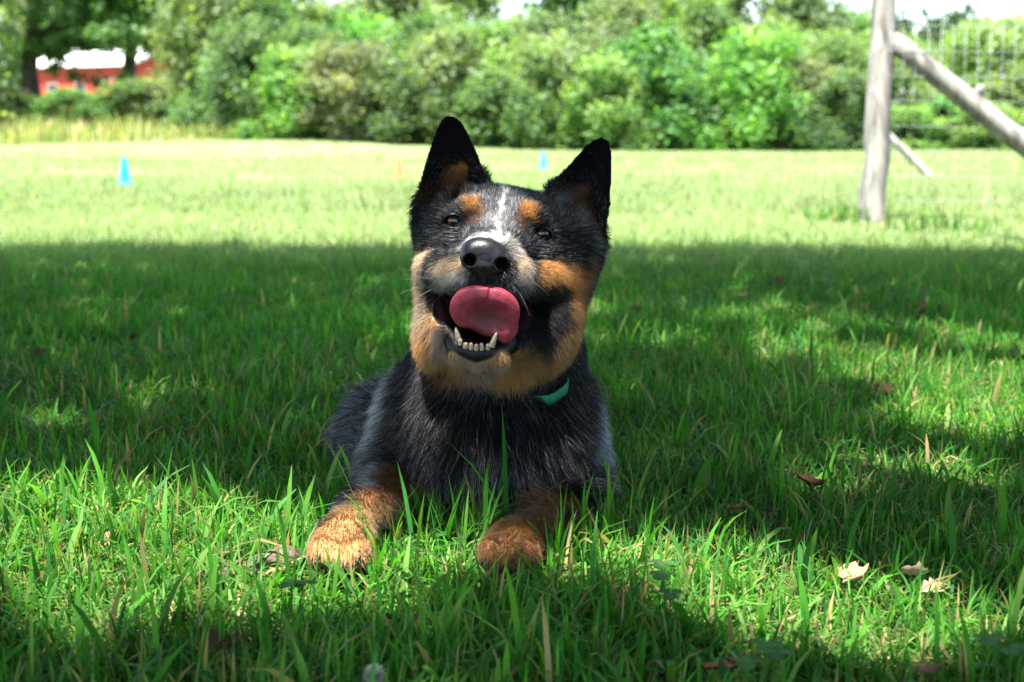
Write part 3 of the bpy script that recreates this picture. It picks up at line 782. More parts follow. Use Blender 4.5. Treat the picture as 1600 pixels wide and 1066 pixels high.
def ground_material():
    m, t, out = mat_new('turf_soil')
    tc = N(t, 'ShaderNodeTexCoord')
    n1 = N(t, 'ShaderNodeTexNoise'); n1.inputs['Scale'].default_value = .8; n1.inputs['Detail'].default_value = 8
    n2 = N(t, 'ShaderNodeTexNoise'); n2.inputs['Scale'].default_value = 60; n2.inputs['Detail'].default_value = 6
    for n in (n1, n2): t.links.new(tc.outputs['Object'], n.inputs['Vector'])
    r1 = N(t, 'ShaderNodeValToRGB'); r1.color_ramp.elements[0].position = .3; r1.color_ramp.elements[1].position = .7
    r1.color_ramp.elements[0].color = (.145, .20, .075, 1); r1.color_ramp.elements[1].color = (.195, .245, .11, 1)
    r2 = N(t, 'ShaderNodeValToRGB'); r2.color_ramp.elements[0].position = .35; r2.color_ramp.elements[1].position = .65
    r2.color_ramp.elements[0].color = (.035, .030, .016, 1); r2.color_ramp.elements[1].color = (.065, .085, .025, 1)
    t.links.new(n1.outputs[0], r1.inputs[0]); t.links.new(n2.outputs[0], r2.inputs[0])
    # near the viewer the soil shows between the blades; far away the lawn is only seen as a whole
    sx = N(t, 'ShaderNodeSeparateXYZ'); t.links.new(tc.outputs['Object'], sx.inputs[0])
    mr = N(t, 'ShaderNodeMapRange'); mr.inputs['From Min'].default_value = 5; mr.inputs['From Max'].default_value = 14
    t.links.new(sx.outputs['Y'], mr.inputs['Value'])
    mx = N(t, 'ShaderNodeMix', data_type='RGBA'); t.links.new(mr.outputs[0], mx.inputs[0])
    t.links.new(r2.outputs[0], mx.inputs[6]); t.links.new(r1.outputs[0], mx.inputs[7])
    b = principled(t, None, .9, .15)
    t.links.new(mx.outputs[2], b.inputs['Base Color'])
    bp = N(t, 'ShaderNodeBump'); bp.inputs['Strength'].default_value = .6; bp.inputs['Distance'].default_value = .02
    t.links.new(n2.outputs[0], bp.inputs['Height']); t.links.new(bp.outputs[0], b.inputs['Normal'])
    t.links.new(b.outputs[0], out.inputs[0])
    return m
tag(link('ground', mesh_np('ground', V, Fg), ground_material()), kind='structure')

# ------------------------------------------------------------------ grass
GRASS = leaf_mat('grass_blade', .42, .55, .14, tcol=(.85, 1.0, .35))
SUNCOL = [(.20, .275, .11), (.24, .315, .145), (.29, .35, .185), (.18, .255, .095), (.34, .38, .23)]  # pale open-field palette: overexposed sunlight put into the blade colour
def blades(name, n, ylo, yhi, hgt, wid, seg, seed, xhalf, hvar=.35, lean=.55, cols=None, dry=.05, zone=None, clump=9.0, power=1.0, hmap=None, big_share=.05, fade=None):
    rg = np.random.default_rng(seed)
    y = ylo + (yhi - ylo) * rg.random(int(n * 1.6)) ** power
    x = (rg.random(len(y)) * 2 - 1) * xhalf(y)
    if zone is not None:
        k = zone(x, y, rg); x = x[k]; y = y[k]
    p3 = np.stack([x, y, 0 * x], 1)
    cl = vnoise(p3, clump) * .6 + vnoise(p3, clump * .3) * .4
    k = rg.random(len(x)) < .35 + 1.1 * cl; x, y, cl = x[k][:n], y[k][:n], cl[k][:n]
    p3 = p3[k][:n]; n = len(x)
    h = hgt * (1 - hvar + 2 * hvar * rg.random(n)) * (.55 + .9 * cl)
    if hmap is not None: h *= hmap(x, y)
    wd = wid * rg.uniform(.55, 1.35, n)
    big = rg.random(n) < big_share; wd[big] *= rg.uniform(1.5, 2.6, big.sum()); h[big] *= rg.uniform(1.1, 1.6, big.sum())
    az = rg.random(n) * 2 * np.pi + (vnoise(p3, clump * .7) - .5) * 4
    ln = np.abs(rg.normal(0, lean, n)) + .08
    flop = rg.random(n) < .38; ln[flop] += .8
    ts = np.linspace(0, 1, seg + 1)
    ang = ln[:, None] * (.35 + 1.25 * ts[None, :] ** 1.2)                 # blade leans more towards its tip
    dz = np.cos(np.clip(ang, 0, 2.2)); dh = np.sin(np.clip(ang, 0, 2.2))
    st = h[:, None] / seg
    zc = np.concatenate([np.zeros((n, 1)), np.cumsum(dz[:, :-1] * st, 1)], 1); hc = np.concatenate([np.zeros((n, 1)), np.cumsum(dh[:, :-1] * st, 1)], 1)
    zc = np.maximum(zc, .003)
    z0 = gz(x, y) - .004
    cx = x[:, None] + hc * np.cos(az)[:, None]; cyy = y[:, None] + hc * np.sin(az)[:, None]; cz_ = z0[:, None] + zc
    tw = az + np.pi / 2 + rg.normal(0, .5, n)
    tp = np.interp(ts, [0, .35, .75, 1], [.75, 1, .75, .06])
    ox = np.cos(tw)[:, None] * wd[:, None] * tp[None] / 2; oy = np.sin(tw)[:, None] * wd[:, None] * tp[None] / 2
    A = np.stack([cx - ox, cyy - oy, cz_], 2); Bv = np.stack([cx + ox, cyy + oy, cz_ + wd[:, None] * .12], 2)
    V = np.stack([A, Bv], 2).reshape(-1, 3)
    b0 = (np.arange(n) * 2 * (seg + 1))[:, None] + np.arange(seg)[None] * 2
    Fq = np.stack([b0, b0 + 1, b0 + 3, b0 + 2], 2).reshape(-1, 4)
    pal = np.array(cols if cols is not None else [(.032, .138, .012), (.046, .172, .016), (.072, .196, .026), (.028, .120, .022), (.112, .212, .046)])
    c = pal[rg.integers(0, len(pal), n)] * rg.uniform(.75, 1.25, (n, 1)) * (.75 + .5 * vnoise(p3, 3))[:, None]
    dr = rg.random(n) < dry
    c[dr] = np.array([.30, .24, .11]) * rg.uniform(.5, 1.1, (dr.sum(), 1))
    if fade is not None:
        sc_ = np.array(SUNCOL)[rg.integers(0, len(SUNCOL), n)] * rg.uniform(.8, 1.2, (n, 1)); c = c + (sc_ - c) * smooth01(y, *fade)[:, None]  # blades fade with distance into the palette with painted sunlight
    cc = np.repeat(c, 2 * (seg + 1), 0).reshape(n, seg + 1, 2, 3)
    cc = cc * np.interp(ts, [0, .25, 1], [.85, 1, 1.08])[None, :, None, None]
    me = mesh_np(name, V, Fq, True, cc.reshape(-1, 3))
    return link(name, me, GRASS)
def off_dog(x, y, rg):
    f = B.sample(np.stack([x, y, np.full(len(x), .03)], 1))
    return f > .004
def paw_dip(x, y):
    f = np.ones(len(x))
    for (px, py, r) in ((690, 850, .10), (640, 800, .1)):
        g = ground_pt(px, py); f = np.minimum(f, .8 + .2 * smooth01(np.hypot(x - g[0], y - g[1]), r * .6, r * 1.4))
    for (px, py, r) in ((800, 895, .06), (840, 880, .07), (930, 850, .07), (540, 900, .05), (760, 885, .05)):
        g = ground_pt(px, py); f = np.maximum(f, 1 + .45 * (1 - smooth01(np.hypot(x - g[0], y - g[1]), r * .5, r * 1.3)))
    return f
tag(blades('grass', 124000, .70, 2.5, .034, .0022, 4, 1, lambda y: .42 + .44 * y, zone=off_dog, dry=.05, lean=.95, hmap=paw_dip, hvar=.6, big_share=.09), 'fine green lawn grass growing around the dog', 'grass', kind='stuff')
tag(blades('thatch', 34000, .70, 2.3, .034, .0021, 3, 2, lambda y: .42 + .44 * y, zone=off_dog, dry=.5, lean=1.1), 'dry yellowish stems lying between the blades', 'grass', kind='stuff')
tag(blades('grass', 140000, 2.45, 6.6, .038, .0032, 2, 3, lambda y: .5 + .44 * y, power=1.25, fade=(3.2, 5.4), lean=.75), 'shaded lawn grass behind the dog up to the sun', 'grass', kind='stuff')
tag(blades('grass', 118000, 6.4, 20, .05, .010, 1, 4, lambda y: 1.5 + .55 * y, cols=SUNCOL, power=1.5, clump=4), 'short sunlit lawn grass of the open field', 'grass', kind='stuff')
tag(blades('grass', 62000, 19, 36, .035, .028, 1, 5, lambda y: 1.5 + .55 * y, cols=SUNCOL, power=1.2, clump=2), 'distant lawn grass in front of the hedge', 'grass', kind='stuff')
HAY = [(.34, .29, .14), (.22, .26, .08), (.14, .24, .05), (.40, .34, .19), (.12, .22, .04)]
def bank(x, y, rg):
    px = 800 + x / y * F_PX
    n_ = vnoise(np.stack([x, y, 0 * x], 1), .9)
    return (px < 560 - 40 * n_) & (rg.random(len(x)) < .3 + n_)
tag(blades('tall_grass', 30000, 34, 47, .42, .030, 2, 6, lambda y: .50 * y, cols=HAY, zone=bank, clump=1.2, lean=.25, dry=.25), 'tall straw coloured meadow grass on the bank at the left', 'grass', kind='stuff')
def tuft(x, y, rg):
    g = ground_pt(1345, 348); g2 = ground_pt(1480, 366)
    return ((x - g[0] + .06) ** 2 + ((y - g[1]) * .8) ** 2 < .035 * rg.random(len(x)) ** .7) | ((x - g2[0]) ** 2 / 4 + (y - g2[1]) ** 2 < .02 * rg.random(len(x)))
tag(blades('grass_tuft', 16000, 5.2, 6.6, .10, .006, 3, 7, lambda y: 2.2 + 0 * y, zone=tuft, dry=.2), 'longer tuft of unmown grass at the foot of the post', 'grass', kind='stuff')

# ------------------------------------------------------------------ leafy crowns
def leaf_cloud(centres, radii, n, size, rg, pal, flat=.6, shell=.35):
    """n leaf quads through ellipsoid clumps: verts, faces, colours"""
    centres = np.array(centres, float); radii = np.array(radii, float)
    vol = (radii.prod(1)) ** (2 / 3); pick = rg.choice(len(centres), n, p=vol / vol.sum())
    d = rg.normal(size=(n, 3)); d /= np.linalg.norm(d, axis=1, keepdims=True)
    r = 1 - shell * rg.random(n) ** 1.5 * 1.8; r = np.clip(r, .1, 1) + rg.normal(0, .30, n)
    p = centres[pick] + d * radii[pick] * r[:, None]
    nrm = d * .5 + rg.normal(0, .6, (n, 3)) + np.array([0, 0, .5]); nrm /= np.linalg.norm(nrm, axis=1, keepdims=True)
    a = np.cross(nrm, rg.normal(size=(n, 3))); a /= np.linalg.norm(a, axis=1, keepdims=True); b = np.cross(nrm, a)
    s = size * rg.uniform(.6, 1.3, n)[:, None]
    V = np.stack([p - a * s * .5, p + b * s * flat * .5 - a * s * .05, p + a * s * .5 + nrm * s * .08, p - b * s * flat * .5 - a * s * .05], 1).reshape(-1, 3)
    Fq = np.arange(4 * n).reshape(n, 4)
    pal = np.array(pal); tone = rg.random(len(centres))
    ci = np.clip((tone[pick] * .7 + rg.random(n) * .5) * len(pal), 0, len(pal) - 1).astype(int)
    c = pal[ci] * rg.uniform(.75, 1.25, (n, 1))
    return V, Fq, np.repeat(c, 4, 0)
LEAF = leaf_mat('tree_leaf', .52, .5, .35, tcol=(1.05, 1.05, .4))
def vary(m):
    t = m.node_tree; at = next(n for n in t.nodes if n.type == 'ATTRIBUTE')
    oi = N(t, 'ShaderNodeObjectInfo'); hs = N(t, 'ShaderNodeHueSaturation')
    for sock, lo, hi in (('Hue', .485, .52), ('Value', .78, 1.2), ('Saturation', .8, 1.05)):
        mr = N(t, 'ShaderNodeMapRange'); mr.inputs['To Min'].default_value = lo; mr.inputs['To Max'].default_value = hi
        t.links.new(oi.outputs['Random'], mr.inputs['Value']); t.links.new(mr.outputs[0], hs.inputs[sock])
    tos = [l.to_socket for l in at.outputs['Color'].links]
    t.links.new(at.outputs['Color'], hs.inputs['Color'])
    for s_ in tos: t.links.new(hs.outputs[0], s_)
vary(LEAF)
BARK = noise_mat('bark', (.035, .028, .022), (.11, .095, .08), 6, .9, .6, 25, stretch=(1, 1, .25))
def tube(path, r0, r1, seg=8):
    """tapered, slightly uneven tube along a path: verts, faces"""
    path = np.array(path, float); V = []; Fq = []
    n = len(path); rg = np.random.default_rng(n * 7 + int(abs(path[0, 0]) * 100))
    for i, p in enumerate(path):
        tg = path[min(i + 1, n - 1)] - path[max(i - 1, 0)]; tg /= np.linalg.norm(tg) + 1e-9
        ref = np.array([1.0, 0, 0]) if abs(tg[0]) < .8 else np.array([0, 1.0, 0])
        e1 = np.cross(tg, ref); e1 /= np.linalg.norm(e1); e2 = np.cross(tg, e1)
        r = r0 + (r1 - r0) * i / (n - 1)
        for k in range(seg):
            an = k / seg * 2 * math.pi
            V.append(p + r * rg.uniform(.93, 1.07) * (math.cos(an) * e1 + math.sin(an) * e2))
    for i in range(n - 1):
        for k in range(seg):
            Fq.append((i * seg + k, i * seg + (k + 1) % seg, (i + 1) * seg + (k + 1) % seg, (i + 1) * seg + k))
    c0 = len(V); V.append(path[0]); V.append(path[-1])
    for k in range(seg):
        Fq.append((k, c0, c0, (k + 1) % seg)) if False else None
    return np.array(V), Fq
def tube_obj(name, path, r0, r1, mat, parent, seg=8):
    V, Fq = tube(path, r0, r1, seg)
    me = bpy.data.meshes.new(name)
    n = len(path)
    fc = [tuple(f) for f in Fq] + [tuple(range(seg))[::-1], tuple(range((n - 1) * seg, n * seg))]
    V = V[:n * seg]
    me.from_pydata([tuple(v) for v in V], [], fc)
    for p_ in me.polygons: p_.use_smooth = len(p_.vertices) == 4
    return link(name, me, mat, parent)

# prototypes of crowns, unit size (height 1, width about 1), origin at the base
PALS = {
    'fresh': [(.075, .175, .035), (.105, .215, .048), (.145, .255, .065), (.190, .295, .090)],
    'deep':  [(.045, .115, .035), (.062, .145, .042), (.085, .180, .052), (.115, .210, .068)],
    'olive': [(.095, .150, .055), (.125, .185, .070), (.160, .220, .090), (.200, .245, .115)],
    'dark':  [(.018, .045, .020), (.026, .060, .024), (.036, .075, .030)],
}
def crown_mesh(seed, kind, n, size, base_lo, nclump=26, shape='tree'):
    rg = np.random.default_rng(seed)
    cs = []; rr = []
    for i in range(nclump):
        t_ = base_lo + (1 - base_lo) * rg.random() * .95
        prof = np.sin(np.pi * np.clip((t_ - base_lo) / (1 - base_lo) * .82 + .16, 0, 1)) ** .7
        if shape == 'bush': prof = np.sqrt(max(0, 1 - (t_ * .95) ** 2)) * 1.05
        a = rg.random() * 2 * np.pi; q = np.sqrt(rg.random()) * .42 * prof
        cs.append((q * math.cos(a), q * math.sin(a), t_))
        r = rg.uniform(.07, .17)
        zf = (.95, 1.5) if shape == 'bush' else (.7, 1.15)
        rr.append((r * rg.uniform(.85, 1.3), r * rg.uniform(.85, 1.3), r * rg.uniform(*zf)))
    V, Fq, c = leaf_cloud(cs, rr, n, size, rg, PALS[kind])
    return mesh_np('crown', V, Fq, False, c)
CROWNS = {
    'fresh_tree': [crown_mesh(31, 'fresh', 12000, .048, .02, 70), crown_mesh(32, 'fresh', 12000, .046, .02, 64)],
    'deep_tree': [crown_mesh(33, 'deep', 12000, .046, .02, 70), crown_mesh(34, 'deep', 12000, .048, .02, 64)],
    'olive_tree': [crown_mesh(35, 'olive', 9500, .048, .02, 54)],
    'high_tree': [crown_mesh(40, 'fresh', 9000, .05, .44, 46)],
    'fresh_bush': [crown_mesh(36, 'fresh', 9000, .055, .0, 48, 'bush')],
    'deep_bush': [crown_mesh(37, 'deep', 9000, .055, .0, 52, 'bush')],
    'olive_bush': [crown_mesh(38, 'olive', 8500, .055, .0, 46, 'bush')],
    'dark_tree': [crown_mesh(39, 'dark', 2600, .075, .45, 12)],
}
CR_LINK = {}
def plant(name, px, D, wpx, toppy, kind, var, label, cat, group, trunk=True, base=None, rot=None):
    D = D * .91
    x = (px - 800) / F_PX * D * math.cos(PITCH); z0 = float(gz(x, D)) if base is None else base
    ztop = CAM_H + (212 - toppy) / F_PX * D
    h = ztop - z0; wd = wpx * 1.3 / F_PX * D
    t_ = empty(name, (x, D, z0))
    tag(t_, label, cat, group)
    me = CROWNS[kind][var % len(CROWNS[kind])]
    c = link('crown', me, LEAF, t_); c.scale = (wd, wd, h)
    c.rotation_euler = (0, 0, rot if rot is not None else (px * 1.37) % 6.28)
    if trunk:
        r = .035 * h
        tube_obj('trunk', [(0, 0, -.05), (.02 * h, .01 * h, .25 * h), (-.01 * h, .03 * h, .5 * h), (.03 * h, 0, .8 * h)], r, r * .3, BARK, t_, 7)
    return t_
G1 = 'trees along the far edge of the field'; G2 = 'bushes along the far edge of the field'
TREES = [
    (200, 50, 260, -190, 'high_tree', 0, 'tall dark green tree above the white roof of the red barn'),
    (365, 43, 200, -150, 'fresh_tree', 0, 'tall green tree just right of the red barn'),
    (425, 42, 150, 2, 'deep_tree', 1, 'smaller dark green tree under the leftmost patch of white sky'),
    (520, 43, 150, 12, 'fresh_tree', 1, 'light green tree right of the leftmost patch of white sky'),
    (615, 44, 170, -30, 'olive_tree', 0, 'loose yellowish tree with sky showing through left of the dog'),
    (715, 43, 160, -25, 'fresh_tree', 0, 'green tree straight above the dog\'s upright ear'),
    (812, 42, 150, 30, 'olive_tree', 0, 'lower tree under the small sky gap above the dog\'s head'),
    (915, 44, 190, -110, 'deep_tree', 0, 'tall dark green tree above the dog\'s outer ear'),
    (1040, 43, 210, -140, 'fresh_tree', 1, 'tall bright green tree right of the dog\'s head'),
    (1150, 44, 180, -110, 'fresh_tree', 0, 'tall fresh green tree midway between the dog and the fence post'),
    (1255, 43, 150, -5, 'deep_tree', 1, 'dark green tree left of the small sky gap by the post'),
    (1335, 44, 130, 22, 'fresh_tree', 1, 'green tree immediately left of the weathered fence post'),
    (1415, 43, 120, 62, 'olive_tree', 0, 'low tree seen between the post and its slanting brace'),
    (1560, 45, 200, 30, 'olive_tree', 0, 'pale loose tree at the right edge above the brace'),
    (485, 40, 130, 48, 'deep_tree', 0, 'middle height tree between the two leftmost sky patches'),
    (572, 41, 130, 42, 'fresh_tree', 0, 'middle height leafy tree left of the dog\'s upright ear'),
    (668, 40, 130, 30, 'deep_tree', 1, 'dense tree rising just left above the dog\'s upright ear'),
    (762, 40, 130, 40, 'fresh_tree', 1, 'dense light tree above the gap between the dog\'s ears'),
    (862, 41, 130, 35, 'deep_tree', 0, 'dense tree above the inner edge of the dog\'s outer ear'),
    (975, 40, 130, -10, 'olive_tree', 0, 'olive tree above right of the dog\'s outer ear'),
    (1095, 40, 130, 10, 'fresh_tree', 0, 'bright middle height tree right of the dog'),
    (1205, 40, 130, 35, 'olive_tree', 0, 'pale middle height tree a little left of the post'),
    (1300, 40, 120, 55, 'fresh_tree', 1, 'middle height green tree second left of the post'),
    (400, 39, 120, 40, 'deep_tree', 1, 'dense dark tree above the meadow grass at left'),
    (-90, 44, 210, -120, 'fresh_tree', 0, 'leafy tree beyond the left edge of the view beside the old tree'),
    (-260, 43, 220, -90, 'deep_tree', 1, 'dark tree second beyond the left edge of the view'),
    (-430, 42, 220, -110, 'fresh_tree', 1, 'green tree farthest beyond the left edge of the view'),
    (1720, 43, 220, -60, 'fresh_tree', 0, 'green tree just beyond the right edge behind the wire'),
    (1880, 42, 220, -90, 'deep_tree', 0, 'dark tree farthest beyond the right edge of the view'),
    (40, 92, 110, -60, 'deep_tree', 1, 'far tree behind the left end of the red barn'),
    (150, 94, 120, -70, 'fresh_tree', 0, 'far tree rising behind the middle of the red barn'),
    (250, 90, 110, -60, 'deep_tree', 0, 'far tree behind the right end of the red barn'),
    (325, 46, 120, -60, 'fresh_tree', 1, 'slim green tree overlapping the right end of the barn'),
]
for (px, D, wp_, tp, kd_, vr, lb) in TREES: plant('hedgerow_tree', px, D, wp_, tp, kd_, vr, lb, 'tree', G1)
BUSHES = [
    (125, 45, 130, 142, 'deep_bush', 0, 'dark bush beside the thick trunk at the far left'),
    (205, 45, 130, 126, 'deep_bush', 0, 'dark spreading bush in front of the red barn wall'),
    (272, 45, 110, 124, 'olive_bush', 0, 'pale olive bush right below the end of the barn roof'),
    (365, 40, 150, 80, 'deep_bush', 0, 'dark green bush behind the meadow grass right of the barn'),
    (460, 38, 140, 85, 'fresh_bush', 0, 'bright bush where the meadow grass meets the hedge'),
    (545, 36.5, 150, 78, 'olive_bush', 0, 'olive bush at the left end of the mown field edge'),
    (625, 36, 140, 95, 'deep_bush', 0, 'dark bush directly left of the dog\'s upright ear'),
    (700, 37, 140, 60, 'fresh_bush', 0, 'fresh green bush behind the dog\'s upright ear'),
    (785, 36, 150, 112, 'deep_bush', 0, 'dark bush between the dog\'s two ears'),
    (865, 37, 140, 70, 'olive_bush', 0, 'olive bush just left of the dog\'s outer ear'),
    (945, 36, 130, 98, 'fresh_bush', 0, 'green bush behind the tip of the dog\'s outer ear'),
    (1015, 37, 150, 50, 'deep_bush', 0, 'tall dark bush right of the dog\'s outer ear'),
    (1100, 38, 140, 85, 'deep_bush', 0, 'shadowy bush with a dark hollow at its foot'),
    (1175, 36.5, 150, 62, 'fresh_bush', 0, 'bright rounded bush midway along the right hedge'),
    (1245, 37, 130, 96, 'olive_bush', 0, 'greyish green bush second left from the post'),
    (1310, 36, 120, 110, 'deep_bush', 0, 'dark bush touching the left side of the post'),
    (1410, 40, 130, 172, 'fresh_bush', 0, 'low bright bush just right of the post'),
    (1475, 41, 130, 150, 'deep_bush', 0, 'dark bush seen through the wire below the brace'),
    (1545, 39, 130, 168, 'fresh_bush', 0, 'light bush under the lower end of the brace'),
    (1620, 41, 170, 110, 'fresh_bush', 0, 'leafy bush cut by the right edge above the brace'),
    (20, 47, 150, 145, 'deep_bush', 0, 'bush cut by the left edge of the view'),
    (1310, 40, 60, 110, 'fresh_bush', 0, 'small bright shrub at the hedge foot left of the post'),
]
for (px, D, wp_, tp, kd_, vr, lb) in BUSHES: plant('bush', px, D, wp_, tp, kd_, vr, lb, 'bush', G2, trunk=False)
plant('dark_tree', 1452, 62, 130, 4, 'dark_tree', 0, 'small dark flat topped tree against the white sky right of the post', 'tree', G1)
# the big old tree at the left: thick trunk, crown hanging over the barn
big = empty('old_tree', (float((58 - 800) / F_PX * 45), 45, float(gz(-15.2, 45))))
tag(big, 'big old tree with thick dark trunk at the far left', 'tree', G1)
tube_obj('trunk', [(0, 0, -.1), (.05, 0, .5), (.0, .05, 1.4), (.12, .0, 2.6), (.3, .1, 4.2), (.3, 0, 6)], .36, .12, BARK, big, 10)
for (dx, dz, z0) in ((2.2, 1.6, 2.2), (-2.4, 1.5, 2.4), (1.5, 2.6, 3.0), (-1.2, 2.8, 3.4), (3.4, .6, 2.6)):
    tube_obj('limb', [(.1, 0, z0), (dx * .45, .1, z0 + dz * .6), (dx, .2, z0 + dz)], .13, .04, BARK, big, 6)
rgb_ = np.random.default_rng(77)
cs = []; rr = []
for i in range(90):
    a = rgb_.random() * 6.28; q = math.sqrt(rgb_.random()) * 4.4
    cs.append((q * math.cos(a) + 1.2, q * .6 * math.sin(a), rgb_.uniform(2.15, 6.0))); r = rgb_.uniform(.35, .7); rr.append((r, r, r * .6))
for (x_, z_) in ((-1.4, 1.75), (-.9, 2.0), (-2.0, 1.6), (.25, 2.3), (.7, 2.1), (1.1, 1.9), (.9, 1.6), (1.3, 2.35), (1.9, 2.25), (2.6, 2.3), (3.3, 2.2), (1.6, 1.35), (2.3, 1.2), (3.0, 1.25), (-.5, 1.5), (-.8, 1.15)):
    cs.append((x_, -.3, z_)); rr.append((.34, .34, .26))
V, Fq, c = leaf_cloud(cs, rr, 27000, .17, rgb_, PALS['deep'])
link('crown', mesh_np('crown', V, Fq, False, c), LEAF, big)

# ------------------------------------------------------------------ the tree that shades the dog (stands beside the viewer)
shade = empty('shade_tree', (2.1, -2.3, 0))
tag(shade, 'broad shade tree whose crown darkens the near lawn', 'tree')
SL = np.array([2.1, -2.3, 0])
tube_obj('trunk', [(0, 0, -.1), (.03, .02, .6), (-.05, .06, 1.6), (-.15, .2, 2.8), (-.3, .5, 4.0)], .26, .15, BARK, shade, 12)
for (dx, dy, z0, z1) in ((-3.2, 4.2, 2.0, 3.2), (1.6, 4.4, 2.1, 3.2), (-1.0, 6.6, 2.3, 3.3), (-4.6, 1.2, 2.1, 3.3), (2.6, .6, 2.0, 3.2), (-5, 5.6, 2.3, 3.5)):
    tube_obj('limb', [(-.1, .2, z0), (dx * .4, dy * .4, z0 + (z1 - z0) * .6), (dx, dy, z1)], .10, .025, BARK, shade, 7)
rgc = np.random.default_rng(91)
NL = 78000
zz = rgc.uniform(2.5, 4.4, NL)
gxs = rgc.uniform(-5.2, 5.6, NL); gys = rgc.uniform(-4.0, 5.4, NL)            # where each leaf's shadow falls
edge = 4.5 - .05 * gxs + .25 * (vnoise(np.stack([gxs, 0 * gxs, 0 * gxs], 1), 1.3) - .5)
keep = gys < edge
keep &= rgc.random(NL) < .55 + 1.0 * vnoise(np.stack([gxs, gys, 0 * gxs], 1), 1.7)
lp = np.stack([gxs, gys, np.zeros(NL)], 1) + TO_SUN[None] * (zz / TO_SUN[2])[:, None]
lp[:, 2] = zz
# openings carved in the crown to aim sun patches at the lawn and the dog: (where it lands, radius)
GAPS = []
for (px, py, r) in [(40, 790, .07), (110, 770, .08), (170, 810, .09), (240, 790, .08), (310, 810, .08), (60, 850, .06), (130, 860, .06), (370, 780, .06), (250, 740, .05), (120, 725, .05),
                    (430, 820, .055), (490, 850, .05), (560, 815, .05), (400, 870, .03),
                    (1050, 830, .045), (1110, 850, .055), (1180, 870, .06), (1250, 880, .07), (1330, 880, .075), (1400, 875, .07), (1470, 890, .07), (1150, 810, .035), (1560, 900, .04),
                    (1590, 570, .16), (1540, 560, .12), (1490, 545, .08), (1640, 600, .18), (1440, 530, .06), (1300, 680, .065), (1500, 600, .09), (1380, 545, .06), (1250, 505, .06), (1200, 455, .06), (1560, 500, .08), (1340, 665, .045), (1470, 675, .035),
                    (1240, 480, .05), (1130, 470, .06), (1310, 470, .05), (1430, 480, .06), (1060, 500, .03)]:
    GAPS.append((ground_pt(px, py, .05), r))
for (px, py, r) in [(545, 835, .065), (520, 855, .05), (700, 412, .024), (690, 430, .016), (665, 404, .016), (712, 346, .006), (846, 366, .008), (866, 426, .016), (740, 322, .010), (826, 332, .010), (935, 600, .018), (880, 335, .012), (730, 480, .008)]:
    GAPS.append((skin(px, py), r))
for T, r in GAPS:
    dv = lp - T; al = dv @ TO_SUN
    dist = np.linalg.norm(dv - al[:, None] * TO_SUN, axis=1)
    keep &= ~((dist < r + .035) & (rgc.random(NL) < .97))
lp = lp[keep]; n = len(lp)
nrm = rgc.normal(0, .55, (n, 3)) + np.array([0, 0, 1.0]); nrm /= np.linalg.norm(nrm, axis=1, keepdims=True)
a = np.cross(nrm, rgc.normal(size=(n, 3))); a /= np.linalg.norm(a, axis=1, keepdims=True); b = np.cross(nrm, a)
s = rgc.uniform(.10, .175, n)[:, None]
V = np.stack([lp - a * s * .5, lp + b * s * .34, lp + a * s * .5, lp - b * s * .34], 1).reshape(-1, 3) - SL
c = np.array(PALS['deep'])[rgc.integers(0, 4, n)]
link('crown', mesh_np('crown', V, np.arange(4 * n).reshape(n, 4), False, np.repeat(c, 4, 0)), leaf_mat('shade_leaf', .52, .5, .3), shade)
print('shade leaves', n)
# ------------------------------------------------------------------ red barn behind the left trees
def box(name, lo, hi, mat, parent, bevel=0.0):
    bm = bmesh.new(); bmesh.ops.create_cube(bm, size=1)
    for v in bm.verts:
        v.co = Vector([lo[j] + (v.co[j] + .5) * (hi[j] - lo[j]) for j in range(3)])
    if bevel: bmesh.ops.bevel(bm, geom=bm.edges[:], offset=bevel, segments=2, affect='EDGES')
    me = bpy.data.meshes.new(name); bm.to_mesh(me); bm.free()
    return link(name, me, mat, parent)
RED = noise_mat('barn_red', (.26, .026, .018), (.38, .042, .028), 3, .7, .3, 30, stretch=(6, 6, .6))
ROOF = noise_mat('barn_roof', (.62, .63, .66), (.80, .80, .82), 2, .45, .2, 20)
GREYW = noise_mat('grey_board', (.20, .18, .17), (.34, .31, .29), 5, .85, .3, 25)
GLASSD = noise_mat('dark_pane', (.02, .025, .03), (.04, .045, .05), 3, .15, 0)
WHITE = noise_mat('grey_trim', (.26, .22, .21), (.34, .30, .29), 6, .6, .1)
bx = (178 - 800) / F_PX * 75
barn = empty('barn', (bx, 76, .9)); barn.rotation_euler = (0, 0, math.radians(-28)); barn.scale = (.84, .84, .95)
tag(barn, 'red board barn with a white metal roof behind the left trees', 'barn')
wl = box('wall', (-4.2, -2.6, 0), (4.2, 2.6, 3.25), RED, barn)
for k in range(27):
    box('board', (-4.2 + k * .311 + .012, -2.635, 0), (-4.2 + (k + 1) * .311 - .012, -2.602, 3.22), RED, wl)
for k in range(16):
    box('board', (4.202, -2.6 + k * .325 + .012, 0), (4.235, -2.6 + (k + 1) * .325 - .012, 3.22), RED, wl)
bm = bmesh.new()
pr = [(-2.95, 3.12), (0, 4.12), (2.95, 3.12), (2.95, 3.24), (0, 4.25), (-2.95, 3.24)]
vs_ = [[bm.verts.new((xx, y_, z_)) for (y_, z_) in pr] for xx in (-4.55, 4.55)]
for k in range(6): bm.faces.new((vs_[0][k], vs_[0][(k + 1) % 6], vs_[1][(k + 1) % 6], vs_[1][k]))
bm.faces.new(vs_[0][::-1]); bm.faces.new(vs_[1]); bmesh.ops.recalc_face_normals(bm, faces=bm.faces[:])
me = bpy.data.meshes.new('roof'); bm.to_mesh(me); bm.free(); link('roof', me, ROOF, barn)
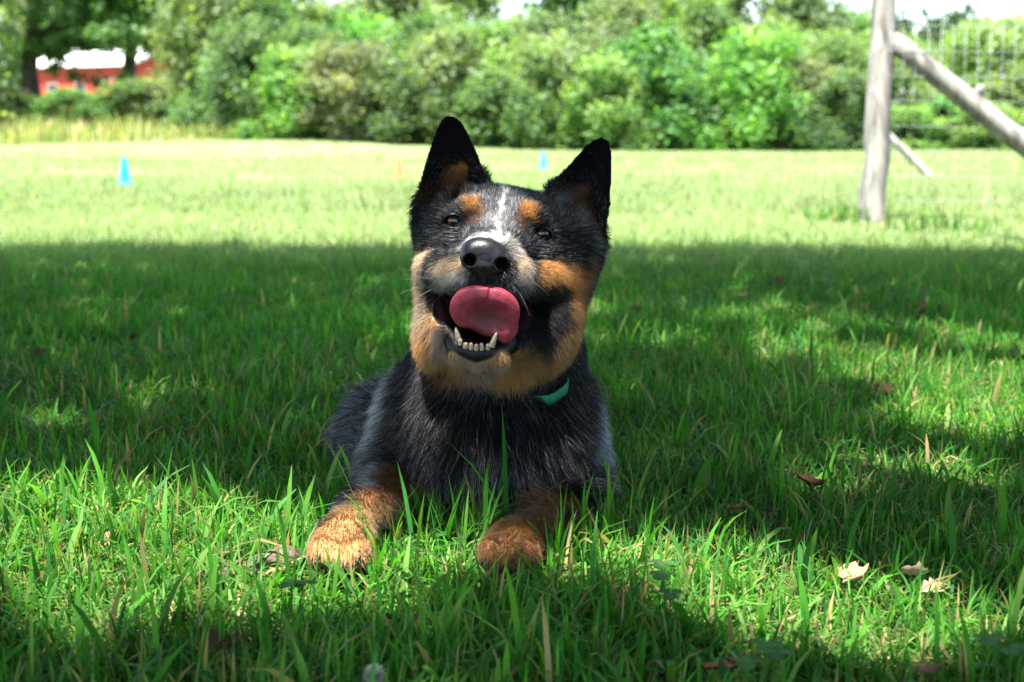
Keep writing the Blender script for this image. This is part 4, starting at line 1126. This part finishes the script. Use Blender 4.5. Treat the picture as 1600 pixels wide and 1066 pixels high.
for xx in (-4.18, 4.18):
    bm = bmesh.new()
    q = [bm.verts.new((xx, y_, z_)) for (y_, z_) in ((-2.6, 3.2), (2.6, 3.2), (0, 4.08))]; bm.faces.new(q)
    me = bpy.data.meshes.new('gable'); bm.to_mesh(me); bm.free(); link('gable', me, RED, barn)
for xx in (-2.9, -.6):
    wn = box('window', (xx, -2.70, 1.3), (xx + .9, -2.64, 2.3), WHITE, barn); box('pane', (xx + .09, -2.715, 1.39), (xx + .81, -2.702, 2.21), GLASSD, wn)
dr = box('door', (1.3, -2.70, 0), (3.1, -2.64, 2.5), WHITE, barn); box('door_panel', (1.42, -2.73, .1), (2.98, -2.702, 2.38), RED, dr)

# ------------------------------------------------------------------ fence with round posts, slanting braces and woven wire
def wood_material():
    m, t, out = mat_new('weathered_wood')
    tc = N(t, 'ShaderNodeTexCoord'); mp = N(t, 'ShaderNodeMapping'); mp.inputs['Scale'].default_value = (14, 14, 2.2)
    t.links.new(tc.outputs['Object'], mp.inputs[0])
    n1 = N(t, 'ShaderNodeTexNoise'); n1.inputs['Scale'].default_value = 1.6; n1.inputs['Detail'].default_value = 9; n1.inputs['Roughness'].default_value = .65
    t.links.new(mp.outputs[0], n1.inputs['Vector'])
    n2 = N(t, 'ShaderNodeTexNoise'); n2.inputs['Scale'].default_value = 9; n2.inputs['Detail'].default_value = 6
    t.links.new(tc.outputs['Object'], n2.inputs['Vector'])
    rp = N(t, 'ShaderNodeValToRGB'); e = rp.color_ramp.elements
    e[0].position = .32; e[0].color = (.050, .046, .040, 1); e[1].position = .60; e[1].color = (.30, .285, .255, 1)
    q = e.new(.47); q.color = (.185, .18, .165, 1)
    t.links.new(n1.outputs[0], rp.inputs[0])
    r2 = N(t, 'ShaderNodeValToRGB'); r2.color_ramp.elements[0].position = .55; r2.color_ramp.elements[1].position = .72
    r2.color_ramp.elements[0].color = (0, 0, 0, 1); r2.color_ramp.elements[1].color = (.7, .7, .7, 1)
    t.links.new(n2.outputs[0], r2.inputs[0])
    mx = N(t, 'ShaderNodeMix', data_type='RGBA'); t.links.new(r2.outputs[0], mx.inputs[0]); t.links.new(rp.outputs[0], mx.inputs[6]); mx.inputs[7].default_value = (.16, .195, .165, 1)
    b = principled(t, None, .85, .2); t.links.new(mx.outputs[2], b.inputs['Base Color'])
    bp = N(t, 'ShaderNodeBump'); bp.inputs['Strength'].default_value = .7; bp.inputs['Distance'].default_value = .006
    t.links.new(n1.outputs[0], bp.inputs['Height']); t.links.new(bp.outputs[0], b.inputs['Normal']); t.links.new(b.outputs[0], out.inputs[0])
    return m
WOOD = wood_material()
WIRE = noise_mat('galvanised_wire', (.22, .24, .25), (.30, .32, .33), 40, .5, 0)
WIRE.node_tree.nodes['Principled BSDF'].inputs['Metallic'].default_value = .3
def logpath(a, b, n=9, wob=.006, seed=0):
    rg = np.random.default_rng(seed); a = np.array(a); b = np.array(b)
    return [a + (b - a) * i / (n - 1) + rg.normal(0, wob, 3) * (0 < i < n - 1) for i in range(n)]
gb = ground_pt(1361, 352); DP = float((gb - np.array([0, 0, CAM_H])) @ CF)
fence = empty('wire_fence', (float(gb[0]), float(gb[1]), 0))
tag(fence, 'weathered round fence post with a long slanting brace and woven wire', 'fence')
FO = np.array([gb[0], gb[1], 0])
top = P(1388, -130, DP)
tube_obj('post', logpath(np.array([0, 0, -.1]), top - FO, 12, .004, 3), .053, .046, WOOD, fence, 14)
br = tube_obj('brace', logpath(P(1392, 62, DP) - FO, P(1770, 356, DP - .05) - FO, 12, .002, 5), .041, .050, WOOD, fence, 12)
kp = P(1527, 150, DP - .0) - FO
tube_obj('knot', [kp, kp + np.array([.01, -.01, .045])], .03, .014, WOOD, br, 8)
endp = P(1800, 352, DP - .05) - FO; endp[2] = -.1
tube_obj('post', logpath(endp, endp + np.array([.02, 0, 1.35]), 10, .004, 8), .055, .05, WOOD, fence, 12)
wy = .055
for k in range(8):
    z_ = .10 + k * .1
    tube_obj('wire', [(0.02 + z_ * .05, wy, z_), (endp[0] * .33, wy + .004, z_ - .006), (endp[0] * .66, wy + .002, z_ - .006), (endp[0], wy - .04, z_)], .0011, .0011, WIRE, fence, 5)
for k in range(22):
    x_ = .07 + k * .05
    tube_obj('wire', [(x_, wy + .004, .10), (x_ + .002, wy + .005, .5), (x_, wy + .004, .80)], .0009, .0009, WIRE, fence, 5)
g2 = ground_pt(1457, 281); D2 = float((g2 - np.array([0, 0, CAM_H])) @ CF)
g2p = ground_pt(1368, 284)
far = empty('far_fence', (float(g2p[0]), float(g2p[1]), float(gz(g2p[0], g2p[1]))))
tag(far, 'farther fence post whose slanting brace shows right of the near post', 'fence')
FO2 = np.array(far.location)
tube_obj('post', logpath(np.array([0, 0, -.1]), np.array([.02, 0, 1.35]), 8, .005, 13), .055, .05, WOOD, far, 10)
tube_obj('brace', logpath(P(1374, 197, D2) - FO2, P(1459, 284, D2) - FO2, 8, .004, 15), .033, .036, WOOD, far, 10)

# ------------------------------------------------------------------ training cones
def cone_thing(px, py, hpx, col1, col2, label):
    g = ground_pt(px, py); d = float((g - np.array([0, 0, CAM_H])) @ CF); h = hpx / F_PX * d
    m = noise_mat('cone_plastic', col1, col2, 20, .45, .05)
    t_ = empty('training_cone', (float(g[0]), float(g[1]), float(gz(g[0], g[1])) + .012)); tag(t_, label, 'cone', 'small plastic cones standing on the field')
    t_.rotation_euler = (0, 0, px * .7)
    r = h * .30
    box('base', (-r, -r, 0), (r, r, h * .07), m, t_, h * .02)
    bm = bmesh.new(); prof = [(.235, .072), (.20, .20), (.155, .45), (.11, .70), (.07, .93), (.062, .985), (.045, 1.0), (.035, .98), (.04, .9)]
    rings = [[bm.verts.new((rr_ * h * math.cos(k / 20 * 6.28319), rr_ * h * math.sin(k / 20 * 6.28319), z_ * h)) for k in range(20)] for rr_, z_ in prof]
    for i in range(len(prof) - 1):
        for k in range(20):
            f = bm.faces.new((rings[i][k], rings[i][(k + 1) % 20], rings[i + 1][(k + 1) % 20], rings[i + 1][k])); f.smooth = True
    me = bpy.data.meshes.new('body'); bm.to_mesh(me); bm.free(); link('cone_body', me, m, t_)
cone_thing(196, 294, 42, (.005, .26, .62), (.008, .32, .72), 'bright blue cone standing alone on the left of the field')
cone_thing(624, 278, 27, (.62, .12, .05), (.70, .16, .07), 'pale orange cone left of the dog\'s upright ear')
cone_thing(849, 265, 24, (.02, .30, .70), (.03, .36, .78), 'small blue cone seen between the dog\'s ears')

# ------------------------------------------------------------------ fallen leaves, bark, clover
def dry_leaf(px, py, L, col, seed, label, z=.03, tilt=.5):
    rg = np.random.default_rng(seed); z *= .45; L *= .68; col = tuple(c_ * .66 for c_ in col); g = ground_pt(px, py, z)
    n = 9; m_ = 5; V = []; C = []
    curl = rg.uniform(.9, 2.0) * rg.choice([-1, 1]); cup = rg.uniform(.6, 1.5)
    for i in range(n):
        t_ = i / (n - 1); wd = .36 * math.sin(math.pi * min(1, t_ * .93 + .05)) ** .75 * (1 + .22 * math.sin(i * 2.7 + seed)) * rg.uniform(.72, 1.15)
        an = curl * (t_ - .5)
        for j in range(m_):
            s_ = (j / (m_ - 1) - .5) * 2
            V.append((L * (math.sin(an) / max(abs(curl), .2) if True else t_), L * wd * s_, L * (cup * .35 * s_ * s_ * wd + (1 - math.cos(an)) * .6 + rg.normal(0, .03))))
            C.append(np.array(col) * (.8 + .4 * rg.random()) * (1.25 if j == 2 else 1))
    Fq = [(i * m_ + j, i * m_ + j + 1, (i + 1) * m_ + j + 1, (i + 1) * m_ + j) for i in range(n - 1) for j in range(m_ - 1)]
    me = mesh_np('dry_leaf', V, Fq, True, np.array(C))
    o = link('dry_leaf', me, DRY); o.location = g
    o.rotation_euler = (rg.normal(0, tilt), rg.normal(0, tilt), rg.random() * 6.28)
    sm = o.modifiers.new('thick', 'SOLIDIFY'); sm.thickness = .0006
    tag(o, label, 'leaf', 'dry fallen leaves in the grass')
DRY = leaf_mat('dry_leaf', .2, .75, .2, tcol=(1, .8, .5))
TANL, BRN, RED_ = (.42, .29, .17), (.13, .070, .035), (.12, .045, .025)
for args in [
    (1335, 900, .046, TANL, 1, 'pale tan leaf on the lit grass at lower right', .045), (1428, 896, .034, (.55, .42, .28), 2, 'small bright curled leaf standing beside the tan leaf at right', .05),
    (1464, 922, .036, (.50, .36, .22), 3, 'bright leaf scrap lying right of the standing leaf', .045), (350, 1012, .045, BRN, 4, 'folded brown leaf upright in the dark grass at bottom left', .05),
    (548, 893, .036, RED_, 6, 'reddish brown leaf just in front of the pale paw', .035), (612, 970, .022, BRN, 7, 'tiny brown leaf scrap below the dog between the paws', .045),
    (1135, 1042, .045, RED_, 8, 'dark reddish leaf half buried at bottom right of centre', .04), (1450, 1054, .032, (.38, .22, .14), 9, 'pinkish brown leaf at the bottom edge on the right', .05),
    (206, 530, .042, RED_, 10, 'dark red leaf in the shaded lawn left of the dog', .05), (437, 560, .040, BRN, 11, 'brown leaf in the shaded lawn nearest the dog\'s cheek', .04),
    (62, 552, .045, RED_, 12, 'dark leaf at the far left of the shaded lawn', .05), (992, 486, .040, BRN, 13, 'small brown leaf right of the dog\'s neck', .05),
    (1262, 757, .050, RED_, 14, 'dark curled leaf in the shade behind the lit patch at right', .045), (1382, 612, .045, BRN, 15, 'brown leaf in the middle of the right hand shade', .05),
    (1215, 440, .055, BRN, 16, 'far brown leaf near the edge of the shade at right', .05), (1440, 485, .07, (.20, .12, .06), 17, 'large brown leaf in shade below the fence post', .04),
    (1150, 795, .036, (.34, .20, .10), 18, 'tan leaf beside the dog\'s elbow at the edge of light', .05), (165, 845, .026, (.40, .22, .15), 19, 'pink tinged leaf scrap in the sunny grass at left', .03),
    (350, 885, .026, (.45, .30, .20), 20, 'pale leaf touching the left end of the bark piece', .03), (280, 970, .024, RED_, 21, 'small dark leaf left of the folded brown leaf', .04),
    (800, 1054, .024, (.22, .10, .06), 22, 'little brown leaf at the bottom edge below the dog', .05), (1390, 505, .05, (.24, .13, .07), 23, 'tan leaf beside the large brown leaf in the right shade', .05),
]: dry_leaf(*args)
# piece of bark lying in front of the left paw
g = ground_pt(392, 893, .014)
bk = small_field(g, .075, .0022)
rgk = np.random.default_rng(8)
ea = np.array([.93, .30, .1]); ea /= np.linalg.norm(ea)
bk.cap(g - ea * .035, g + ea * .030, .009, .014, .006); bk.cap(g - ea * .030 + np.array([0, .006, -.004]), g + ea * .012 + np.array([0, .012, -.004]), .010, .012, .006)
bk.ell(g + ea * .026 + np.array([0, 0, .004]), (.015, .012, .011), None, .006)
for _ in range(26):
    q = g + ea * rgk.uniform(-.042, .042) + rgk.normal(0, .011, 3); bk.cap(q - ea * .014, q + ea * .014, .0022, .0022, .003, 'sub' if rgk.random() < .6 else 'add')
kV, kF = bk.nets(); kV = relax(kV, kF, 1)
BARKP = noise_mat('bark_piece', (.045, .034, .024), (.17, .135, .092), 60, .9, .6, 200, stretch=(.35, 1, 1))
o = link('bark_piece', mesh_np('bark_piece', kV - g, kF), BARKP); o.location = g
tag(o, 'rough grey brown piece of bark lying in the grass before the pale paw', 'bark')
# white clover flower at the bottom edge
g = ground_pt(585, 1052, .04); g0 = np.array([g[0], g[1], 0])
cf = empty('clover_flower', g0); cf.scale = (.85, .85, .8); tag(cf, 'white clover flower head at the bottom edge left of centre', 'flower')
CLM = leaf_mat('clover_stem', .3, .65, .06); PETM = leaf_mat('clover_petal', .4, tcol=(1, 1, .9))
V, Fq = tube([(0, 0, 0), (.002, .001, .02), (0, 0, .045)], .0011, .0009, 6)
link('stem', mesh_np('stem', V, [f for f in Fq if f], True, np.tile([.08, .18, .04], (len(V), 1))), CLM, cf)
V = []; Fq = []; C = []
rgf = np.random.default_rng(6)
for i in range(70):
    ph = math.acos(1 - 1.7 * (i + .5) / 70); th = i * 2.39996
    d = np.array([math.sin(ph) * math.cos(th), math.sin(ph) * math.sin(th), math.cos(ph)]); e = np.cross(d, [0, 0, 1.0]); e /= np.linalg.norm(e) + 1e-9
    c0 = np.array([0, 0, .047]); b0 = len(V); up = np.array([0, 0, 1.0])
    for (r_, w_) in ((.002, .0008), (.0055, .0019), (.0082, .0008)):
        V += [c0 + d * r_ + up * r_ * .25 - e * w_, c0 + d * r_ + up * r_ * .25 + e * w_]; k_ = .42 if r_ > .005 else .22
        C += [(k_, k_, k_ * .9)] * 2
    Fq += [(b0, b0 + 1, b0 + 3, b0 + 2), (b0 + 2, b0 + 3, b0 + 5, b0 + 4)]
link('flower_head', mesh_np('flower_head', V, Fq, True, np.array(C)), PETM, cf)
# clover and plantain leaves
def clover(px, py, z, r, label, seed, nl=3):
    g = ground_pt(px, py, z); rg = np.random.default_rng(seed)
    t_ = empty('clover_plant', (float(g[0]), float(g[1]), 0)); tag(t_, label, 'clover', 'broad leaved clover in the lawn')
    for q in range(nl):
        off = rg.normal(0, r * .9, 2) * (q > 0); zt = z * rg.uniform(.7, 1.05)
        V, Fq = tube([(0, 0, 0), (off[0] * .6, off[1] * .6, zt * .6), (off[0], off[1], zt)], .0009, .0007, 5)
        st = link('stem', mesh_np('stem', V, [f for f in Fq if f], True, np.tile([.07, .17, .03], (len(V), 1))), CLM, t_)
        for k in range(3):
            a0 = k * 2.094 + rg.random() * .4; V = [(off[0], off[1], zt)]; C = [(.10, .2, .06)]
            nn_ = 9
            for i in range(nn_):
                s_ = (i / (nn_ - 1) - .5) * 2; an = a0 + s_ * .95; rr_ = r * (1 - .55 * abs(s_) ** 2.5) * (1 - .06 * (abs(s_) < .1))
                V.append((off[0] + rr_ * math.cos(an), off[1] + rr_ * math.sin(an), zt + r * (.18 * abs(s_) - .08))); C.append(np.array([.045, .135, .03]) * rg.uniform(.9, 1.3))
            Fq3 = [(0, i, i + 1) for i in range(1, nn_)]
            link('leaf', mesh_np('leaf', V, Fq3, True, np.array(C)), CLM, st)
clover(1048, 898, .055, .012, 'pale round leaved clover in the light right of the dog', 1)
clover(1196, 1004, .05, .012, 'dark round clover leaves in shade at lower right', 2)
clover(1580, 1010, .05, .012, 'clover leaves at the lower right edge of the view', 3)
clover(455, 915, .045, .010, 'small clover right of the bark piece in shade', 4, 2)
